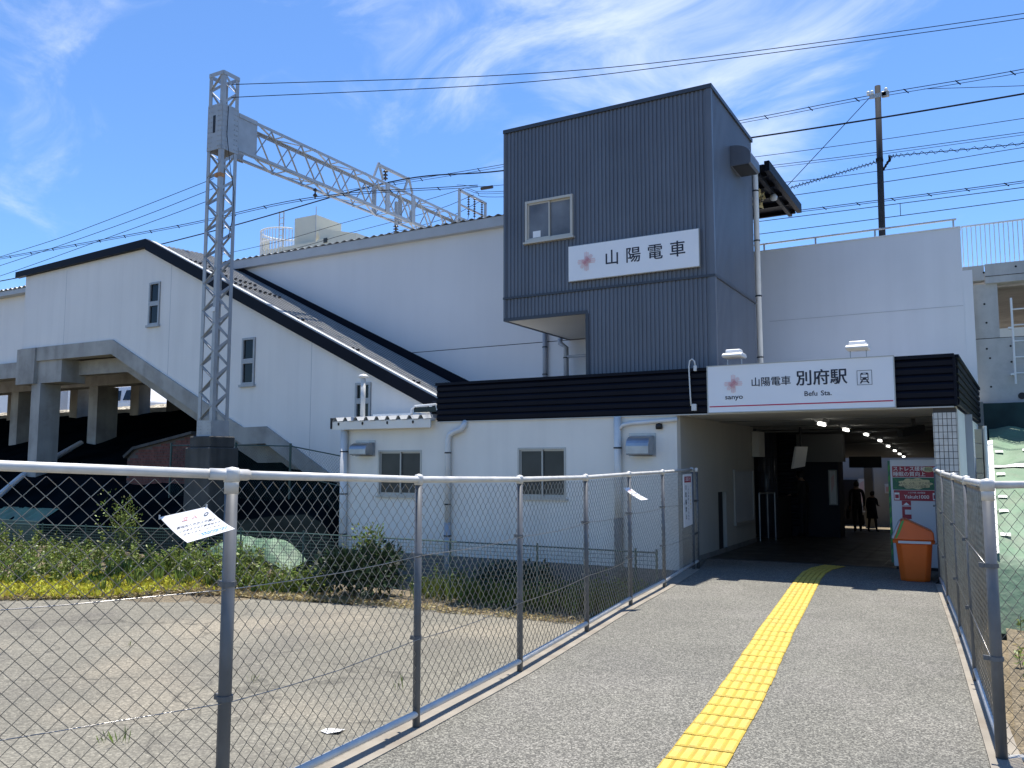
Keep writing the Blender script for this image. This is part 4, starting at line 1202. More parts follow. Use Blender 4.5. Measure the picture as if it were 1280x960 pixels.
# utility pole behind the rendered wall
UP = thing('utility_pole', 'slim dark grey pole standing behind the rendered wall, wires tied to its head', 'pole', (-1.92, 20.5, 5.8))
MB().tube([(-1.95, 20.5, 5.81), (-1.90, 20.5, 10.42)], [.075, .065], 12).build('shaft', 'pole_paint', UP, smooth=True)
box('head_bracket', 'galv', UP, -2.08, -1.72, 20.42, 20.46, 10.12, 10.22)
box('head_box', 'galv', UP, -1.82, -1.66, 20.42, 20.54, 10.12, 10.24, bevel=.01)
for x in (-2.1, -2.02, -1.72):
    MB().lathe((x, 20.44, 10.22), [(.02, 0), (.045, .02), (.03, .05), (.045, .07), (.01, .10)], 8).build('pin_insulator', 'white_trim', UP)
box('clamp', 'cable', UP, -2.0, -1.85, 20.43, 20.57, 8.62, 8.68)

# ------------------------------------------------------------------ overhead wires (each its own run)
def curve_pts(pts, n=10):
    out = []
    P = [Vector(p) for p in pts]
    for i in range(len(P) - 1):
        p0 = P[i - 1] if i else P[i] * 2 - P[i + 1]; p3 = P[i + 2] if i + 2 < len(P) else P[i + 1] * 2 - P[i]
        p1, p2 = P[i], P[i + 1]
        for k in range(n):
            t = k / n
            out.append(.5 * ((2 * p1) + (p2 - p0) * t + (2 * p0 - 5 * p1 + 4 * p2 - p3) * t * t + (3 * p1 - p0 - 3 * p2 + p3) * t ** 3))
    out.append(P[-1])
    return out
def wire(label, pts, r=.012, m='cable', twin=0, clips=0, twist=0):
    c = curve_pts(pts)
    mb = MB().tube(c, r, 5)
    if twin:
        mb.tube([p + Vector((0, 0, -twin)) for p in c], r * .8, 5)
    if twist:
        mb.tube([p + Vector((0, .04 * math.cos(i * 1.9), .05 * math.sin(i * 1.9))) for i, p in enumerate(curve_pts(pts, 40))], r * .7, 4)
    if clips:
        d = 0
        for a, b in zip(c, c[1:]):
            L = (b - a).length
            while d < L:
                q = a.lerp(b, d / L)
                mb.bar(q + Vector((-.05, 0, .015)), q + Vector((.05, 0, -twin - .03)), .02)
                d += clips
            d -= L
    return tag(mb.build('overhead_wire', m), label, 'wire', 'overhead railway and power wires')
wire('upper of two thin wires from the mast head across the sky above the tower', [(-14.36, 12.5, 10.10), (-8.86, 15.5, 10.27), (-4.92, 17.8, 10.73), (1.06, 20.5, 11.37), (4.5, 21.5, 11.6)], .009)
wire('lower of two thin wires from the mast head across the sky above the tower', [(-14.36, 12.5, 9.80), (-8.86, 15.5, 10.07), (-4.93, 17.8, 10.63), (1.06, 20.5, 11.26), (4.5, 21.5, 11.5)], .009)
wire('double clipped wire reaching the head of the dark pole', [(-18.1, 20.5, 10.6), (-11.9, 20.5, 10.38), (-5.1, 20.5, 10.26), (-2.03, 20.5, 10.23), (1.0, 20.5, 10.13), (4.5, 20.5, 10.15)], .009, twin=.07, clips=1.05)
wire('thin spur wire leaving the double clipped wire beyond the dark pole', [(-.94, 20.5, 10.13), (.98, 20.5, 9.76), (4.0, 20.5, 9.2)], .007, 'cable')
wire('thickest dark wire, passing through the lattice beam and behind the tower', [(-43.6, 18.3, 9.08), (-32.6, 18.3, 8.89), (-21.84, 18.3, 9.2), (-14.52, 18.3, 9.61), (-10.63, 18.3, 9.27), (-4.3, 18.3, 8.89), (.87, 18.3, 8.73), (4.4, 18.3, 8.76)], .019)
wire('clipped wire hung under the lattice beam, passing over the stair hall roof', [(-45, 15.5, 9.1), (-37.06, 15.5, 8.84), (-28.83, 15.5, 8.60), (-19.88, 15.5, 8.42), (-14.6, 15.47, 8.40), (-11, 17.5, 8.7)], .010, 'cable', twin=.05, clips=1.2)
for lab, dz, z0 in (('uppermost of three thin wires above the cream rooftop', 0, 9.76), ('middle one of three thin wires above the cream rooftop', .0, 9.55), ('lowest of three thin wires above the cream rooftop', 0, 9.36)):
    k_ = 22 + (9.76 - z0) * 2.4
    wire(lab, [(-40, k_, z0 - .3), (-24.5, k_, z0), (-19.4, k_, z0 + .33), (-15.9, k_, z0 + .58), (-14.3, k_, z0 + .74 + (9.76 - z0) * .6)], .009, 'cable')
wire('thin wire behind the tower, uppermost below the thick dark one', [(-14.3, 21.5, 10.45), (-12.49, 21.5, 10.15), (-4.96, 21.5, 9.62), (.99, 21.5, 9.4), (4.4, 21.5, 9.35)], .008, 'cable')
wire('paired thin wires behind the tower and dark pole', [(-14.0, 21.5, 10.3), (-12.49, 21.5, 9.95), (-4.93, 21.5, 9.34), (.98, 21.5, 9.08), (4.4, 21.5, 9.0)], .008, 'cable', twin=.06)
wire('thin wire just under the twisted cable at the dark pole', [(-13.6, 21.5, 10.1), (-12.49, 21.5, 9.77), (-4.28, 21.5, 8.82), (.96, 21.5, 8.73), (4.4, 21.5, 8.75)], .008, 'cable')
wire('thin wire above the clipped catenary beyond the canopy', [(-9, 22, 8.7), (-4.13, 22, 8.6), (.97, 22, 8.58), (4.6, 22, 8.6)], .010)
wire('clipped catenary wire beyond the rendered wall', [(-9, 22, 8.3), (-3.92, 22, 8.18), (.94, 22, 8.11), (4.6, 22, 8.12)], .010, twin=.045, clips=.8)
wire('contact wire second from the handrail of the rendered wall', [(-9, 22, 8.1), (-6.1, 22, 8.05), (.94, 22, 7.96), (4.6, 22, 7.99)], .010)
wire('lowest contact wire, nearest the handrail of the rendered wall', [(-9, 22, 7.75), (-6.1, 22, 7.70), (.92, 22, 7.68), (4.6, 22, 7.72)], .010)
wire('short dropper between the two lowest contact wires', [(-1.65, 22, 8.0), (-1.65, 22, 7.69)], .008)
wire('sloping stay wire from the pole head down to the canopy', [(-2.06, 20.5, 10.2), (-4.03, 20.5, 8.36)], .009, 'cable')
wire('twisted cable from the canopy up to the pole clamp', [(-3.9, 20.0, 8.15), (-2.9, 20.0, 8.30), (-1.98, 20.5, 8.62)], .010, 'cable', twist=1)
wire('twisted cable looping away beyond the pole clamp', [(-1.86, 20.5, 8.40), (-1.70, 20.5, 8.62), (-1.48, 20.5, 8.68), (.92, 20.5, 8.49), (4.2, 20.5, 8.4)], .010, 'cable', twist=1)
wire('uppermost of three wires leaving the mast towards the far wing', [(-14.85, 12.5, 8.02), (-18.9, 12.5, 7.59), (-21.58, 12.5, 7.37), (-27.43, 12.5, 7.1), (-36, 12.5, 6.9)], .007, 'cable')
wire('middle one of three wires leaving the mast towards the far wing', [(-14.85, 12.5, 7.79), (-17.96, 12.5, 7.45), (-23.22, 12.5, 7.03), (-27.39, 12.5, 6.81), (-36, 12.5, 6.6)], .007, 'cable')
wire('lowest of three wires leaving the mast towards the far wing', [(-14.85, 12.5, 7.55), (-17.06, 12.5, 7.32), (-23.19, 12.5, 6.74), (-27.35, 12.5, 6.49), (-36, 12.5, 6.3)], .007, 'cable')

# ------------------------------------------------------------------ chain link fences
def chainlink(A, B, za, zb, zbot, pitch=.085, r=.0024, nsag=0.0):
    """woven zigzag wires between ground points A and B; za/zb top heights"""
    A = Vector((A[0], A[1], 0)); B = Vector((B[0], B[1], 0))
    L = (B - A).length; d = (B - A) / L; n = Vector((d.y, -d.x, 0))
    mb = MB(); k = 0; half = pitch / 2; amp = pitch / 4
    ph = R.uniform(0, 9)
    s = half
    vs = mb.v; fs = mb.f
    while s < L - half * .4:
        t = s / L; top = za + (zb - za) * t
        z = top - .018; i = 0
        prev = None
        while z > zbot:
            sg = 1 if (i + k) % 2 else -1
            wob = .006 * math.sin(ph + s * 1.7 + z * 3.1) + .004 * math.sin(s * 4.1 - z * 5)
            base = A + d * (s + sg * amp * .97 + wob) + n * (r * 1.3 * sg + .012 * math.sin(s * 1.3 + z * 2.2) * math.sin(math.pi * min(1, max(0, (top - z) / (top - zbot)))))
            o = len(vs)
            x, y = base.x, base.y
            vs += [(x - d.x * r, y - d.y * r, z), (x + n.x * r, y + n.y * r, z), (x + d.x * r, y + d.y * r, z), (x - n.x * r, y - n.y * r, z)]
            if prev is not None:
                for q in range(4):
                    fs.append((prev + q, prev + (q + 1) % 4, o + (q + 1) % 4, o + q))
            prev = o
            z -= half; i += 1
        s += pitch / 2; k += 1
    return mb
def post(parent, p, r=.024, z0=-.05, cap=True, clamps=(1.07, .55), m='galv_post', ov=.0):
    x, y, zt = p
    o = MB().tube([(x, y, z0), (x, y, zt - .02 + ov)], r, 12).build('post', m, parent, smooth=False)
    o.data.shade_smooth()
    if cap:
        MB().lathe((x, y, zt - .035), [(r * 1.22, 0), (r * 1.25, .05), (r * 1.0, .066), (.0, .072)], 12).build('post_cap', 'rail', o, smooth=True)
    for z in clamps:
        mb = MB().tube([(x, y, z - .012), (x, y, z + .012)], r * 1.22, 12)
        mb.box(x - r * 2.1, x - r * .9, y - .008, y + .008, z - .013, z + .013)
        mb.build('clamp', 'galv_post', o)
    return o
def railrun(parent, name, pts, r, m='rail'):
    return MB().tube(pts, r, 12).build(name, m, parent, smooth=True)
CF = thing('chain_link_fence', 'long chain link fence on grey posts between the asphalt path and the parking lot', 'fence', (-3.14, 2.81, 0))
post(CF, LF[0], .031, clamps=(1.09, .57))
for p in LF[1:]:
    post(CF, p)
post(CF, LF_END, .024, clamps=(1.06, .54))
L3 = [(x, y, z) for x, y, z in LF]
railrun(CF, 'top_rail', L3[:1] + L3[1:], .0215)
railrun(CF, 'top_rail', [LF[0], (-3.60, 1.99, 1.643), LF_BACK], .0225)
railrun(CF, 'bottom_rail', [(x, y, .085) for x, y, z in LF], .0215)
railrun(CF, 'bottom_rail', [(LF[0][0], LF[0][1], .085), (LF_BACK[0], LF_BACK[1], .09)], .0215)
mb = MB().box(LF[0][0] - .045, LF[0][0] + .045, LF[0][1] - .03, LF[0][1] + .06, 1.572, 1.628)
MB().tube([(LF[0][0] - .05, LF[0][1] - .09, LF[0][2] + .004), LF[0], (LF[0][0] - .003, LF[0][1] + .10, LF[0][2] - .003)], .027, 12).build('rail_sleeve', 'rail', CF, smooth=True)
MB().tube([(LF[0][0], LF[0][1], LF[0][2] - .005), (LF[0][0], LF[0][1], LF[0][2] - .09)], .034, 12).build('post_sleeve', 'rail', CF, smooth=True)
for a, b in zip(LF, LF[1:]):
    chainlink(a, b, a[2] - .012, b[2] - .012, .085).build('wire_mesh', 'wire', CF, kind='stuff', smooth=True)
chainlink(LF_BACK, LF[0], LF_BACK[2] - .012, LF[0][2] - .012, .085).build('wire_mesh', 'wire', CF, kind='stuff', smooth=True)
for z in (1.07, .55):
    pts = []
    seq = [LF_BACK] + LF
    for (xa, ya, _), (xb, yb, _) in zip(seq, seq[1:]):
        for t in (0, .25, .5, .75):
            pts.append((xa + (xb - xa) * t + .026, ya + (yb - ya) * t, z - .02 * math.sin(math.pi * t) + R.uniform(-.004, .004)))
    railrun(CF, 'tension_wire', pts, .0024, 'wire')
# end post pair bands
for z in (1.06, .54):
    MB().bar((-4.16, 13.05, z), (-4.21, 13.45, z), .03, .03).build('post_link', 'galv_post', CF)
chainlink(LF[-1], LF_END, 1.53, 1.53, .085).build('wire_mesh', 'wire', CF, kind='stuff', smooth=True)
railrun(CF, 'bottom_rail', [(-4.16, 13.05, .085), (-4.21, 13.45, .085)], .0215)

CR = thing('chain_link_fence', 'short chain link fence turning a corner between the asphalt path and the green tarpaulin', 'fence', (-.03, 5.6, 0))
post(CR, RF[0], .031)
for p in RF[1:]:
    post(CR, p)
COR = (2.6, 8.05, 1.53)
railrun(CR, 'top_rail', RF, .0215)
railrun(CR, 'top_rail', [RF[0], COR], .0215)
railrun(CR, 'bottom_rail', [(x, y, .085) for x, y, z in RF], .0215)
railrun(CR, 'bottom_rail', [(RF[0][0], RF[0][1], .0), (COR[0], COR[1], -.2)], .0215)
post(CR, (1.3, 6.84, 1.53), z0=-.55); post(CR, COR, z0=-.55)
for a, b in zip(RF, RF[1:]):
    chainlink(a, b, a[2] - .012, b[2] - .012, .085).build('wire_mesh', 'wire', CR, kind='stuff', smooth=True)
chainlink(RF[0], COR, 1.518, 1.518, -.35).build('wire_mesh', 'wire', CR, kind='stuff', smooth=True)
for z in (1.07, .55):
    railrun(CR, 'tension_wire', [(x - .026, y, z) for x, y, _ in RF], .0024, 'wire')
MB().tube([(RF[0][0], RF[0][1], RF[0][2] - .01), (RF[0][0], RF[0][1], RF[0][2] - .09)], .034, 12).build('post_sleeve', 'rail', CR, smooth=True)

# low welded mesh fence along the back of the lot
LW = thing('welded_mesh_fence', 'low dark green welded mesh fence along the back edge of the parking lot', 'fence', (-12, 11.6, -.6))
px = -24.0; posts = []
while px < -4.2:
    posts.append(px); px += 1.62
posts.append(-4.24)
mb = MB()
def low_z(x):
    return .40 + .0 * x - .16 * smooth(-11, -21, x)
for x in posts:
    MB().tube([(x, 11.6, -.6), (x, 11.6, low_z(x) + .03)], .018, 8).build('post', 'green_paint', LW)
zt = 0
for i in range(13):
    o_ = -i * .06 - .02
    mb.tube([(-24, 11.6, low_z(-24) + o_), (-21, 11.6, low_z(-21) + o_), (-16, 11.6, low_z(-16) + o_), (-11, 11.6, low_z(-11) + o_), (-4.24, 11.6, .40 + o_)], .0035 if i else .012, 4)
x = -24.0
while x < -4.3:
    mb.box(x - .002, x + .002, 11.598, 11.602, low_z(x) - .76, low_z(x) - .02); x += .06
mb.build('wire_panel', 'green_paint', LW, kind='stuff')
# taller green chain link fence around the mast foundation
GF = thing('green_fence', 'dark green chain link fence behind the mast foundation, stepping down towards the white building', 'fence', (-13.3, 13.5, 0))
gp = [(-17.2, 13.5, 2.10), (-14.98, 13.5, 2.08), (-13.29, 13.5, 2.04), (-11.75, 13.5, 1.80)]
for x, y, z in gp:
    MB().tube([(x, y, -.4), (x, y, z + .06)], .026, 10).build('post', 'green_paint', GF)
MB().tube(gp, .014, 8).build('top_rail', 'green_paint', GF)
MB().tube([(x, y, z - .62) for x, y, z in gp], .012, 8).build('middle_rail', 'green_paint', GF)
for a, b in zip(gp, gp[1:]):
    chainlink(a, b, a[2] - .01, b[2] - .01, .2, pitch=.075, r=.0024).build('wire_mesh', 'green_paint', GF, kind='stuff')

# ------------------------------------------------------------------ notices tied to the fences
def sheet(name, label, A, B, Cc, D, parts, curl=.02, group=None):
    """a paper sheet: A,B top edge, C,D bottom edge (C below B)"""
    A, B, Cc, D = map(Vector, (A, B, Cc, D))
    nrm = (B - A).cross(D - A).normalized()
    ctr = (A + B + Cc + D) / 4
    t = thing(name, label, 'notice', tuple(ctr))
    mb = MB(); n = 8
    for thick in (0, -.0015):
        for j in range(n + 1):
            v = j / n
            for i in range(2):
                p = A.lerp(B, i).lerp(D.lerp(Cc, i), v) + nrm * (curl * math.sin(math.pi * v) + thick)
                mb.v.append(tuple(p))
    o2 = (n + 1) * 2
    for j in range(n):
        a = j * 2
        mb.f += [(a, a + 1, a + 3, a + 2), (o2 + a, o2 + a + 2, o2 + a + 3, o2 + a + 1), (a, a + 2, o2 + a + 2, o2 + a), (a + 1, o2 + a + 1, o2 + a + 3, a + 3)]
    mb.f += [(0, o2, o2 + 1, 1), (n * 2, n * 2 + 1, o2 + n * 2 + 1, o2 + n * 2)]
    s = mb.build('paper', 'paper', t, smooth=False)
    w = (B - A).length
    for body, size, mt, v, u in parts:
        p = A.lerp(B, u).lerp(D.lerp(Cc, u), v)
        xd = (B - A).lerp(Cc - D, v); ud = (A - D).lerp(B - Cc, u)
        sgn = -1 if nrm.dot(Vector((0, 0, 1.65)) - ctr) < 0 else 1
        p = p + nrm * sgn * (.0025) + nrm * curl * math.sin(math.pi * v)
        ud = ud - xd.normalized() * ud.dot(xd.normalized())
        slope_ = curl * math.pi * math.cos(math.pi * v) / (D - A).length
        ud = ud.normalized() - nrm * slope_
        text('print', body, size, mt, t, p, xd, ud, depth=.0006)
    for p in (A, B):
        MB().tube([p + Vector((0, 0, -.008)), p + Vector((0, 0, .012))], .004, 6).build('cable_tie', 'rail', t)
    return t
sheet('wire_tied_notice', 'white paper notice with blue lines blown flat against the corner post of the long fence', (-3.265, 2.515, 1.41), (-3.06, 2.60, 1.458), (-2.775, 2.51, 1.378), (-2.97, 2.43, 1.318),
      [('立', .030, 'red_ink', .20, .42), ('入', .026, 'red_ink', .20, .62), ('◎', .028, 'grey_ink', .20, .86),
       ('敷地内への立入の禁止', .0185, 'grey_ink', .40, .52), ('このあたりは工事用地です', .0165, 'grey_ink', .53, .52), ('立ち入らないでください', .0175, 'grey_ink', .66, .52),
       ('山陽電気鉄道株式会社', .014, 'blue_ink', .80, .64), ('別府駅 お問い合せ', .014, 'blue_ink', .87, .64)], curl=.018)
sheet('wire_tied_notice', 'white paper notice lifted by the wind halfway along the long fence, seen edge on', (-3.745, 9.16, 1.37), (-3.745, 9.36, 1.375), (-3.58, 9.53, 1.23), (-3.60, 9.36, 1.225),
      [('立入禁止', .03, 'red_ink', .2, .5), ('敷地内への立入の禁止', .017, 'grey_ink', .45, .5), ('立ち入らないでください', .017, 'grey_ink', .65, .5)], curl=.01)
NB1 = thing('fence_notice_board', 'tall white notice board with red heading on the last panel of the long fence', 'notice', (-4.08, 12.5, .7))
bx0, by0, bx1, by1 = -4.055, 12.28, -4.085, 12.78
mb = MB()
mb.add([(bx0, by0, .70), (bx1, by1, .72), (bx1, by1, 1.50), (bx0, by0, 1.49), (bx0 + .008, by0, .70), (bx1 + .008, by1, .72), (bx1 + .008, by1, 1.50), (bx0 + .008, by0, 1.49)],
       [(0, 1, 2, 3), (4, 7, 6, 5), (0, 4, 5, 1), (1, 5, 6, 2), (2, 6, 7, 3), (3, 7, 4, 0)])
mb.build('board', 'paper', NB1)
dx = Vector((bx1 - bx0, by1 - by0, 0)).normalized()
def on_board(u, z, k=.0105):
    p = Vector((bx0 + k, by0, 0)) + dx * u
    return (p.x, p.y, z)
mb = MB(); mb.add([on_board(.06, 1.37), on_board(.44, 1.37), on_board(.44, 1.46), on_board(.06, 1.46)], [(0, 1, 2, 3)]); mb.build('heading', 'vend_red', NB1)
text('print', 'お知らせ', .07, 'paper', NB1, on_board(.25, 1.415, .013), dx, ZD, .001)
for i, s_ in enumerate(('○', '駐', '輪', '禁', '止')):
    text('print', s_, .085, 'ink', NB1, on_board(.13, 1.29 - i * .11, .012), dx, ZD, .001)
for i, s_ in enumerate('この先通路につき自転車')  :
    text('print', s_, .042, 'grey_ink', NB1, on_board(.27, 1.31 - i * .05, .012), dx, ZD, .001)
for i, s_ in enumerate('バイクの駐輪は'):
    text('print', s_, .042, 'yellow_ink', NB1, on_board(.40, 1.31 - i * .055, .012), dx, ZD, .001)
NB2 = thing('fence_notice_board', 'weathered notice board hung behind the wire of the short fence, near the tiled pillar', 'notice', (-.5, 11.8, .8))
mb = MB(); mb.add([(-.465, 10.9, .88), (-.515, 11.55, .86), (-.515, 11.55, 1.40), (-.465, 10.9, 1.40), (-.455, 10.9, .88), (-.505, 11.55, .86), (-.505, 11.55, 1.40), (-.455, 10.9, 1.40)],
                  [(0, 1, 2, 3), (4, 7, 6, 5), (0, 4, 5, 1), (1, 5, 6, 2), (2, 6, 7, 3), (3, 7, 4, 0)])
mb.build('board', 'paper', NB2)
text('print', '駐輪禁止', .12, 'red_ink', NB2, (-.494, 11.22, 1.28), (-.05, .65, 0), ZD, .001)
text('print', '自転車・バイクを', .055, 'grey_ink', NB2, (-.494, 11.22, 1.12), (-.05, .65, 0), ZD, .001)
text('print', '置かないでください', .055, 'grey_ink', NB2, (-.494, 11.22, 1.02), (-.05, .65, 0), ZD, .001)

# ------------------------------------------------------------------ orange bin and vending machine
BN = thing('recycling_bin', 'orange plastic recycling bin with a sloping lid and grey flap beside the drinks machine', 'bin', (-1.05, 13.3, 0))
def ring(cx, cy, w, dpt, z, ch=.07):
    w /= 2; dpt /= 2
    return [(cx - w + ch, cy - dpt, z), (cx + w - ch, cy - dpt, z), (cx + w, cy - dpt + ch, z), (cx + w, cy + dpt - ch, z), (cx + w - ch, cy + dpt, z), (cx - w + ch, cy + dpt, z), (cx - w, cy + dpt - ch, z), (cx - w, cy - dpt + ch, z)]
def loft(rings):
    mb = MB(); n = len(rings[0]); vs = [p for r in rings for p in r]
    fs = [tuple(range(n - 1, -1, -1)), tuple(range(len(vs) - n, len(vs)))]
    for j in range(len(rings) - 1):
        fs += [(j * n + i, j * n + (i + 1) % n, (j + 1) * n + (i + 1) % n, (j + 1) * n + i) for i in range(n)]
    return mb.add(vs, fs)
bcx, bcy = -1.03, 13.42
def rotp(pts, a, c=(bcx, bcy)):
    ca, sa = math.cos(a), math.sin(a)
    return [(c[0] + (x - c[0]) * ca - (y - c[1]) * sa, c[1] + (x - c[0]) * sa + (y - c[1]) * ca, z) for x, y, z in pts]
BA = .10
loft([rotp(ring(bcx, bcy, .37, .40, .0), BA), rotp(ring(bcx, bcy, .385, .42, .04), BA), rotp(ring(bcx, bcy, .47, .52, .53), BA)]).build('bin_body', 'orange', BN, bevel=.008)
loft([rotp(ring(bcx, bcy, .545, .56, .53), BA), rotp(ring(bcx, bcy, .545, .56, .575), BA)]).build('lid_rim', 'orange', BN, bevel=.006)
# lid: ridge nearer the flap side, long slope away
def lidp(u, v, z):
    return rotp([(bcx + u, bcy + v, z)], BA)[0]
W2, D2 = .262, .27
vs = [lidp(-W2, -D2, .576), lidp(W2, -D2, .576), lidp(W2, D2, .576), lidp(-W2, D2, .576),
      lidp(-.16, -D2 + .03, .85), lidp(-.10, -D2 + .03, .87), lidp(-.10, D2 - .03, .87), lidp(-.16, D2 - .03, .85),
      lidp(W2 - .01, -D2 + .02, .70), lidp(W2 - .01, D2 - .02, .70)]
MB().add(vs, [(0, 3, 2, 1), (0, 1, 8, 5, 4), (3, 7, 6, 9, 2), (1, 2, 9, 8), (5, 8, 9, 6), (4, 5, 6, 7), (0, 4, 7, 3)]).build('lid', 'orange', BN, bevel=.014)
MB().add([lidp(-W2 - .022, -D2 + .055, .60), lidp(-.175, -D2 + .06, .84), lidp(-.175, D2 - .06, .84), lidp(-W2 - .022, D2 - .06, .60),
          lidp(-W2 + .0, -D2 + .055, .59), lidp(-.155, -D2 + .06, .83), lidp(-.155, D2 - .06, .83), lidp(-W2 + .0, D2 - .06, .59)],
         [(0, 1, 2, 3), (4, 7, 6, 5), (0, 4, 5, 1), (1, 5, 6, 2), (2, 6, 7, 3), (3, 7, 4, 0)]).build('flap', 'grey_flap', BN)
MB().add([lidp(-W2 + .02, -D2 - .004, .60), lidp(-W2 + .055, -D2 + .006, .60), lidp(-.115, -D2 + .024, .85), lidp(-.145, -D2 + .022, .85)], [(0, 1, 2, 3)]).build('lid_sticker', 'vend_green', BN)
MB().add([lidp(-W2 + .06, -D2 - .014, .535), lidp(W2 - .05, -D2 - .014, .535), lidp(W2 - .05, -D2 - .014, .57), lidp(-W2 + .06, -D2 - .014, .57)], [(0, 1, 2, 3)]).build('sticker', 'grey_flap', BN)

VM = thing('drinks_machine', 'white drinks vending machine with red and green health drink posters behind the orange bin', 'vending machine', (-1.1, 14.9, 0))
vx0, vx1, vy0, vy1, vzt = -1.415, -.715, 14.62, 15.35, 1.72
box('cabinet', 'vend', VM, vx0, vx1, vy0, vy1, .05, vzt, bevel=.008)
box('foot', 'black', VM, vx0 + .03, vx1 - .03, vy0 + .03, vy1 - .05, -.0, .05)
box('door_front', 'vend_dkgreen', VM, vx0 - .035, vx0 - .002, vy0 + .01, vy1, .10, vzt - .02)
mb = MB()
for i in range(9):
    z = .2 + i * .165
    for dz in (0,):
        mb.add([(vx0 - .034, vy0 + .008, z), (vx0 - .004, vy0 + .008, z + .05), (vx0 - .004, vy0 + .008, z + .13), (vx0 - .034, vy0 + .008, z + .09)], [(0, 1, 2, 3)])
mb.build('leaf_print', 'vend_green', VM)
yv = vy0 - .004
def pr_rect(nm, m, x0, x1, z0, z1, k=0):
    mb = MB(); y = yv - k * .0012
    mb.box(x0, x1, y - .001, y, z0, z1)
    return mb.build(nm, m, VM)
pr_rect('poster_red', 'vend_red', -1.385, -.735, 1.445, 1.615)
text('print', 'ストレス緩和', .078, 'paper', VM, (-1.375, yv - .003, 1.570), XD, ZD, .001, 'LEFT', .012)
text('print', '睡眠の質向上', .078, 'paper', VM, (-1.375, yv - .003, 1.487), XD, ZD, .001, 'LEFT', .012)
mb = MB().add([(-.87 + .085 * math.cos(t), yv - .003, 1.565 + .042 * math.sin(t)) for t in [k * math.pi / 10 for k in range(20)]], [tuple(range(20))]); mb.build('oval_print', 'vend_cream', VM)
text('print', '機能性', .036, 'vend_dkgreen', VM, (-.87, yv - .005, 1.575), XD, ZD, .001); text('print', '表示食品', .03, 'vend_dkgreen', VM, (-.87, yv - .005, 1.55), XD, ZD, .001)
pr_rect('poster_green', 'vend_dkgreen', -1.385, -.735, 1.245, 1.437)
mb = MB()
for i in range(10):
    a = R.uniform(0, 6.28); cx_, cz_ = R.choice([(-1.33, 1.40), (-1.32, 1.29), (-.79, 1.40), (-.80, 1.29)]); cx_ += R.uniform(-.03, .03); cz_ += R.uniform(-.02, .02)
    mb.add([(cx_, yv - .0022, cz_), (cx_ + .05 * math.cos(a), yv - .0022, cz_ + .03 * math.sin(a)), (cx_ + .03 * math.cos(a + .8), yv - .0022, cz_ + .03 * math.sin(a + .8))], [(0, 1, 2)])
mb.build('leaf_print', 'vend_green', VM)
mb = MB().add([(-1.06 + (.235 + .018 * math.cos(9 * t)) * math.cos(t), yv - .0035, 1.342 + (.082 + .008 * math.cos(9 * t)) * math.sin(t)) for t in [k * math.pi / 36 for k in range(72)]], [tuple(range(72))]); mb.build('cloud_print', 'vend_cream', VM)
text('print', 'ヤクルトの', .032, 'vend_dkgreen', VM, (-1.06, yv - .005, 1.395), XD, ZD, .001)
text('print', '人も、心も、すこやか', .044, 'ink', VM, (-1.06, yv - .005, 1.345), XD, ZD, .001)
text('print', '毎日コツコツ習慣！', .044, 'ink', VM, (-1.06, yv - .005, 1.295), XD, ZD, .001)
pr_rect('poster_red', 'vend_red', -1.375, -.735, 1.075, 1.237)
text('print', 'シロタ株 1000億個', .03, 'paper', VM, (-1.05, yv - .003, 1.20), XD, ZD, .001)
text('print', 'Yakult1000', .078, 'paper', VM, (-1.05, yv - .003, 1.135), XD, ZD, .001, bold=.008)
for x in (-1.33, -.785):
    pr_rect('bottle_print', 'paper', x - .036, x + .036, 1.09, 1.20, 2); pr_rect('bottle_print', 'vend_red', x - .026, x + .026, 1.11, 1.17, 4); pr_rect('bottle_print', 'grey_ink', x - .02, x + .02, 1.20, 1.215, 4)
pr_rect('ribbon_print', 'vend_red', -1.265, -1.135, .79, 1.072)
mb = MB().add([(-1.245, yv - .003, 1.005), (-1.155, yv - .003, 1.005), (-1.20, yv - .003, 1.05)], [(0, 1, 2)]); mb.build('arrow_print', 'paper', VM)
mb = MB()
mb.box(-1.265, -1.135, yv - .0032, yv - .0022, .985, .998); mb.box(-1.225, -1.134, yv - .0032, yv - .0022, .86, .935)
mb.build('ribbon_cutout', 'vend', VM)

# ------------------------------------------------------------------ concourse inside
CO = thing('concourse', 'dim station concourse of shuttered walls and low ceiling seen through the entrance', 'concourse', (-4, 22, 0))
def ramp_z(y):
    return 0 if y < 19 else -(y - 19) * .0545
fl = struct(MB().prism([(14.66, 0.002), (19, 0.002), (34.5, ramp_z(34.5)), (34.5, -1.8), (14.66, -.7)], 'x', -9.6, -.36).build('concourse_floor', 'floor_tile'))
# floor joints as recessed dark strips would be tiny: tiles are laid as thin slabs
mb = MB()
y = 14.70
while y < 19:
    x = -4.40
    while x < -.72:
        mb.box(x, x + .395, y, y + .395, .0025, .008); x += .40
    y += .40
mb.build('floor_slab', 'floor_tile', fl, kind='stuff')
def ceil_z(y):
    return 2.44 if y < 23 else 2.44 - (y - 23) * .055
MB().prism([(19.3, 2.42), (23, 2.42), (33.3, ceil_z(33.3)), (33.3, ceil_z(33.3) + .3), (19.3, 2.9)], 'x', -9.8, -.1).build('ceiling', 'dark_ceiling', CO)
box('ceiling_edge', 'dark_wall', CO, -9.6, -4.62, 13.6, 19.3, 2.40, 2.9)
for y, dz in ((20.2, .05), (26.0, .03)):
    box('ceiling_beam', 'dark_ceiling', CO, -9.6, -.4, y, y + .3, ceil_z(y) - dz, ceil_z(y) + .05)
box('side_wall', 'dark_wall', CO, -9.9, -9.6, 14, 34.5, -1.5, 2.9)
box('inner_wall', 'inner_wall', CO, -9.6, -4.625, 14.15, 14.3, -.5, 2.4)
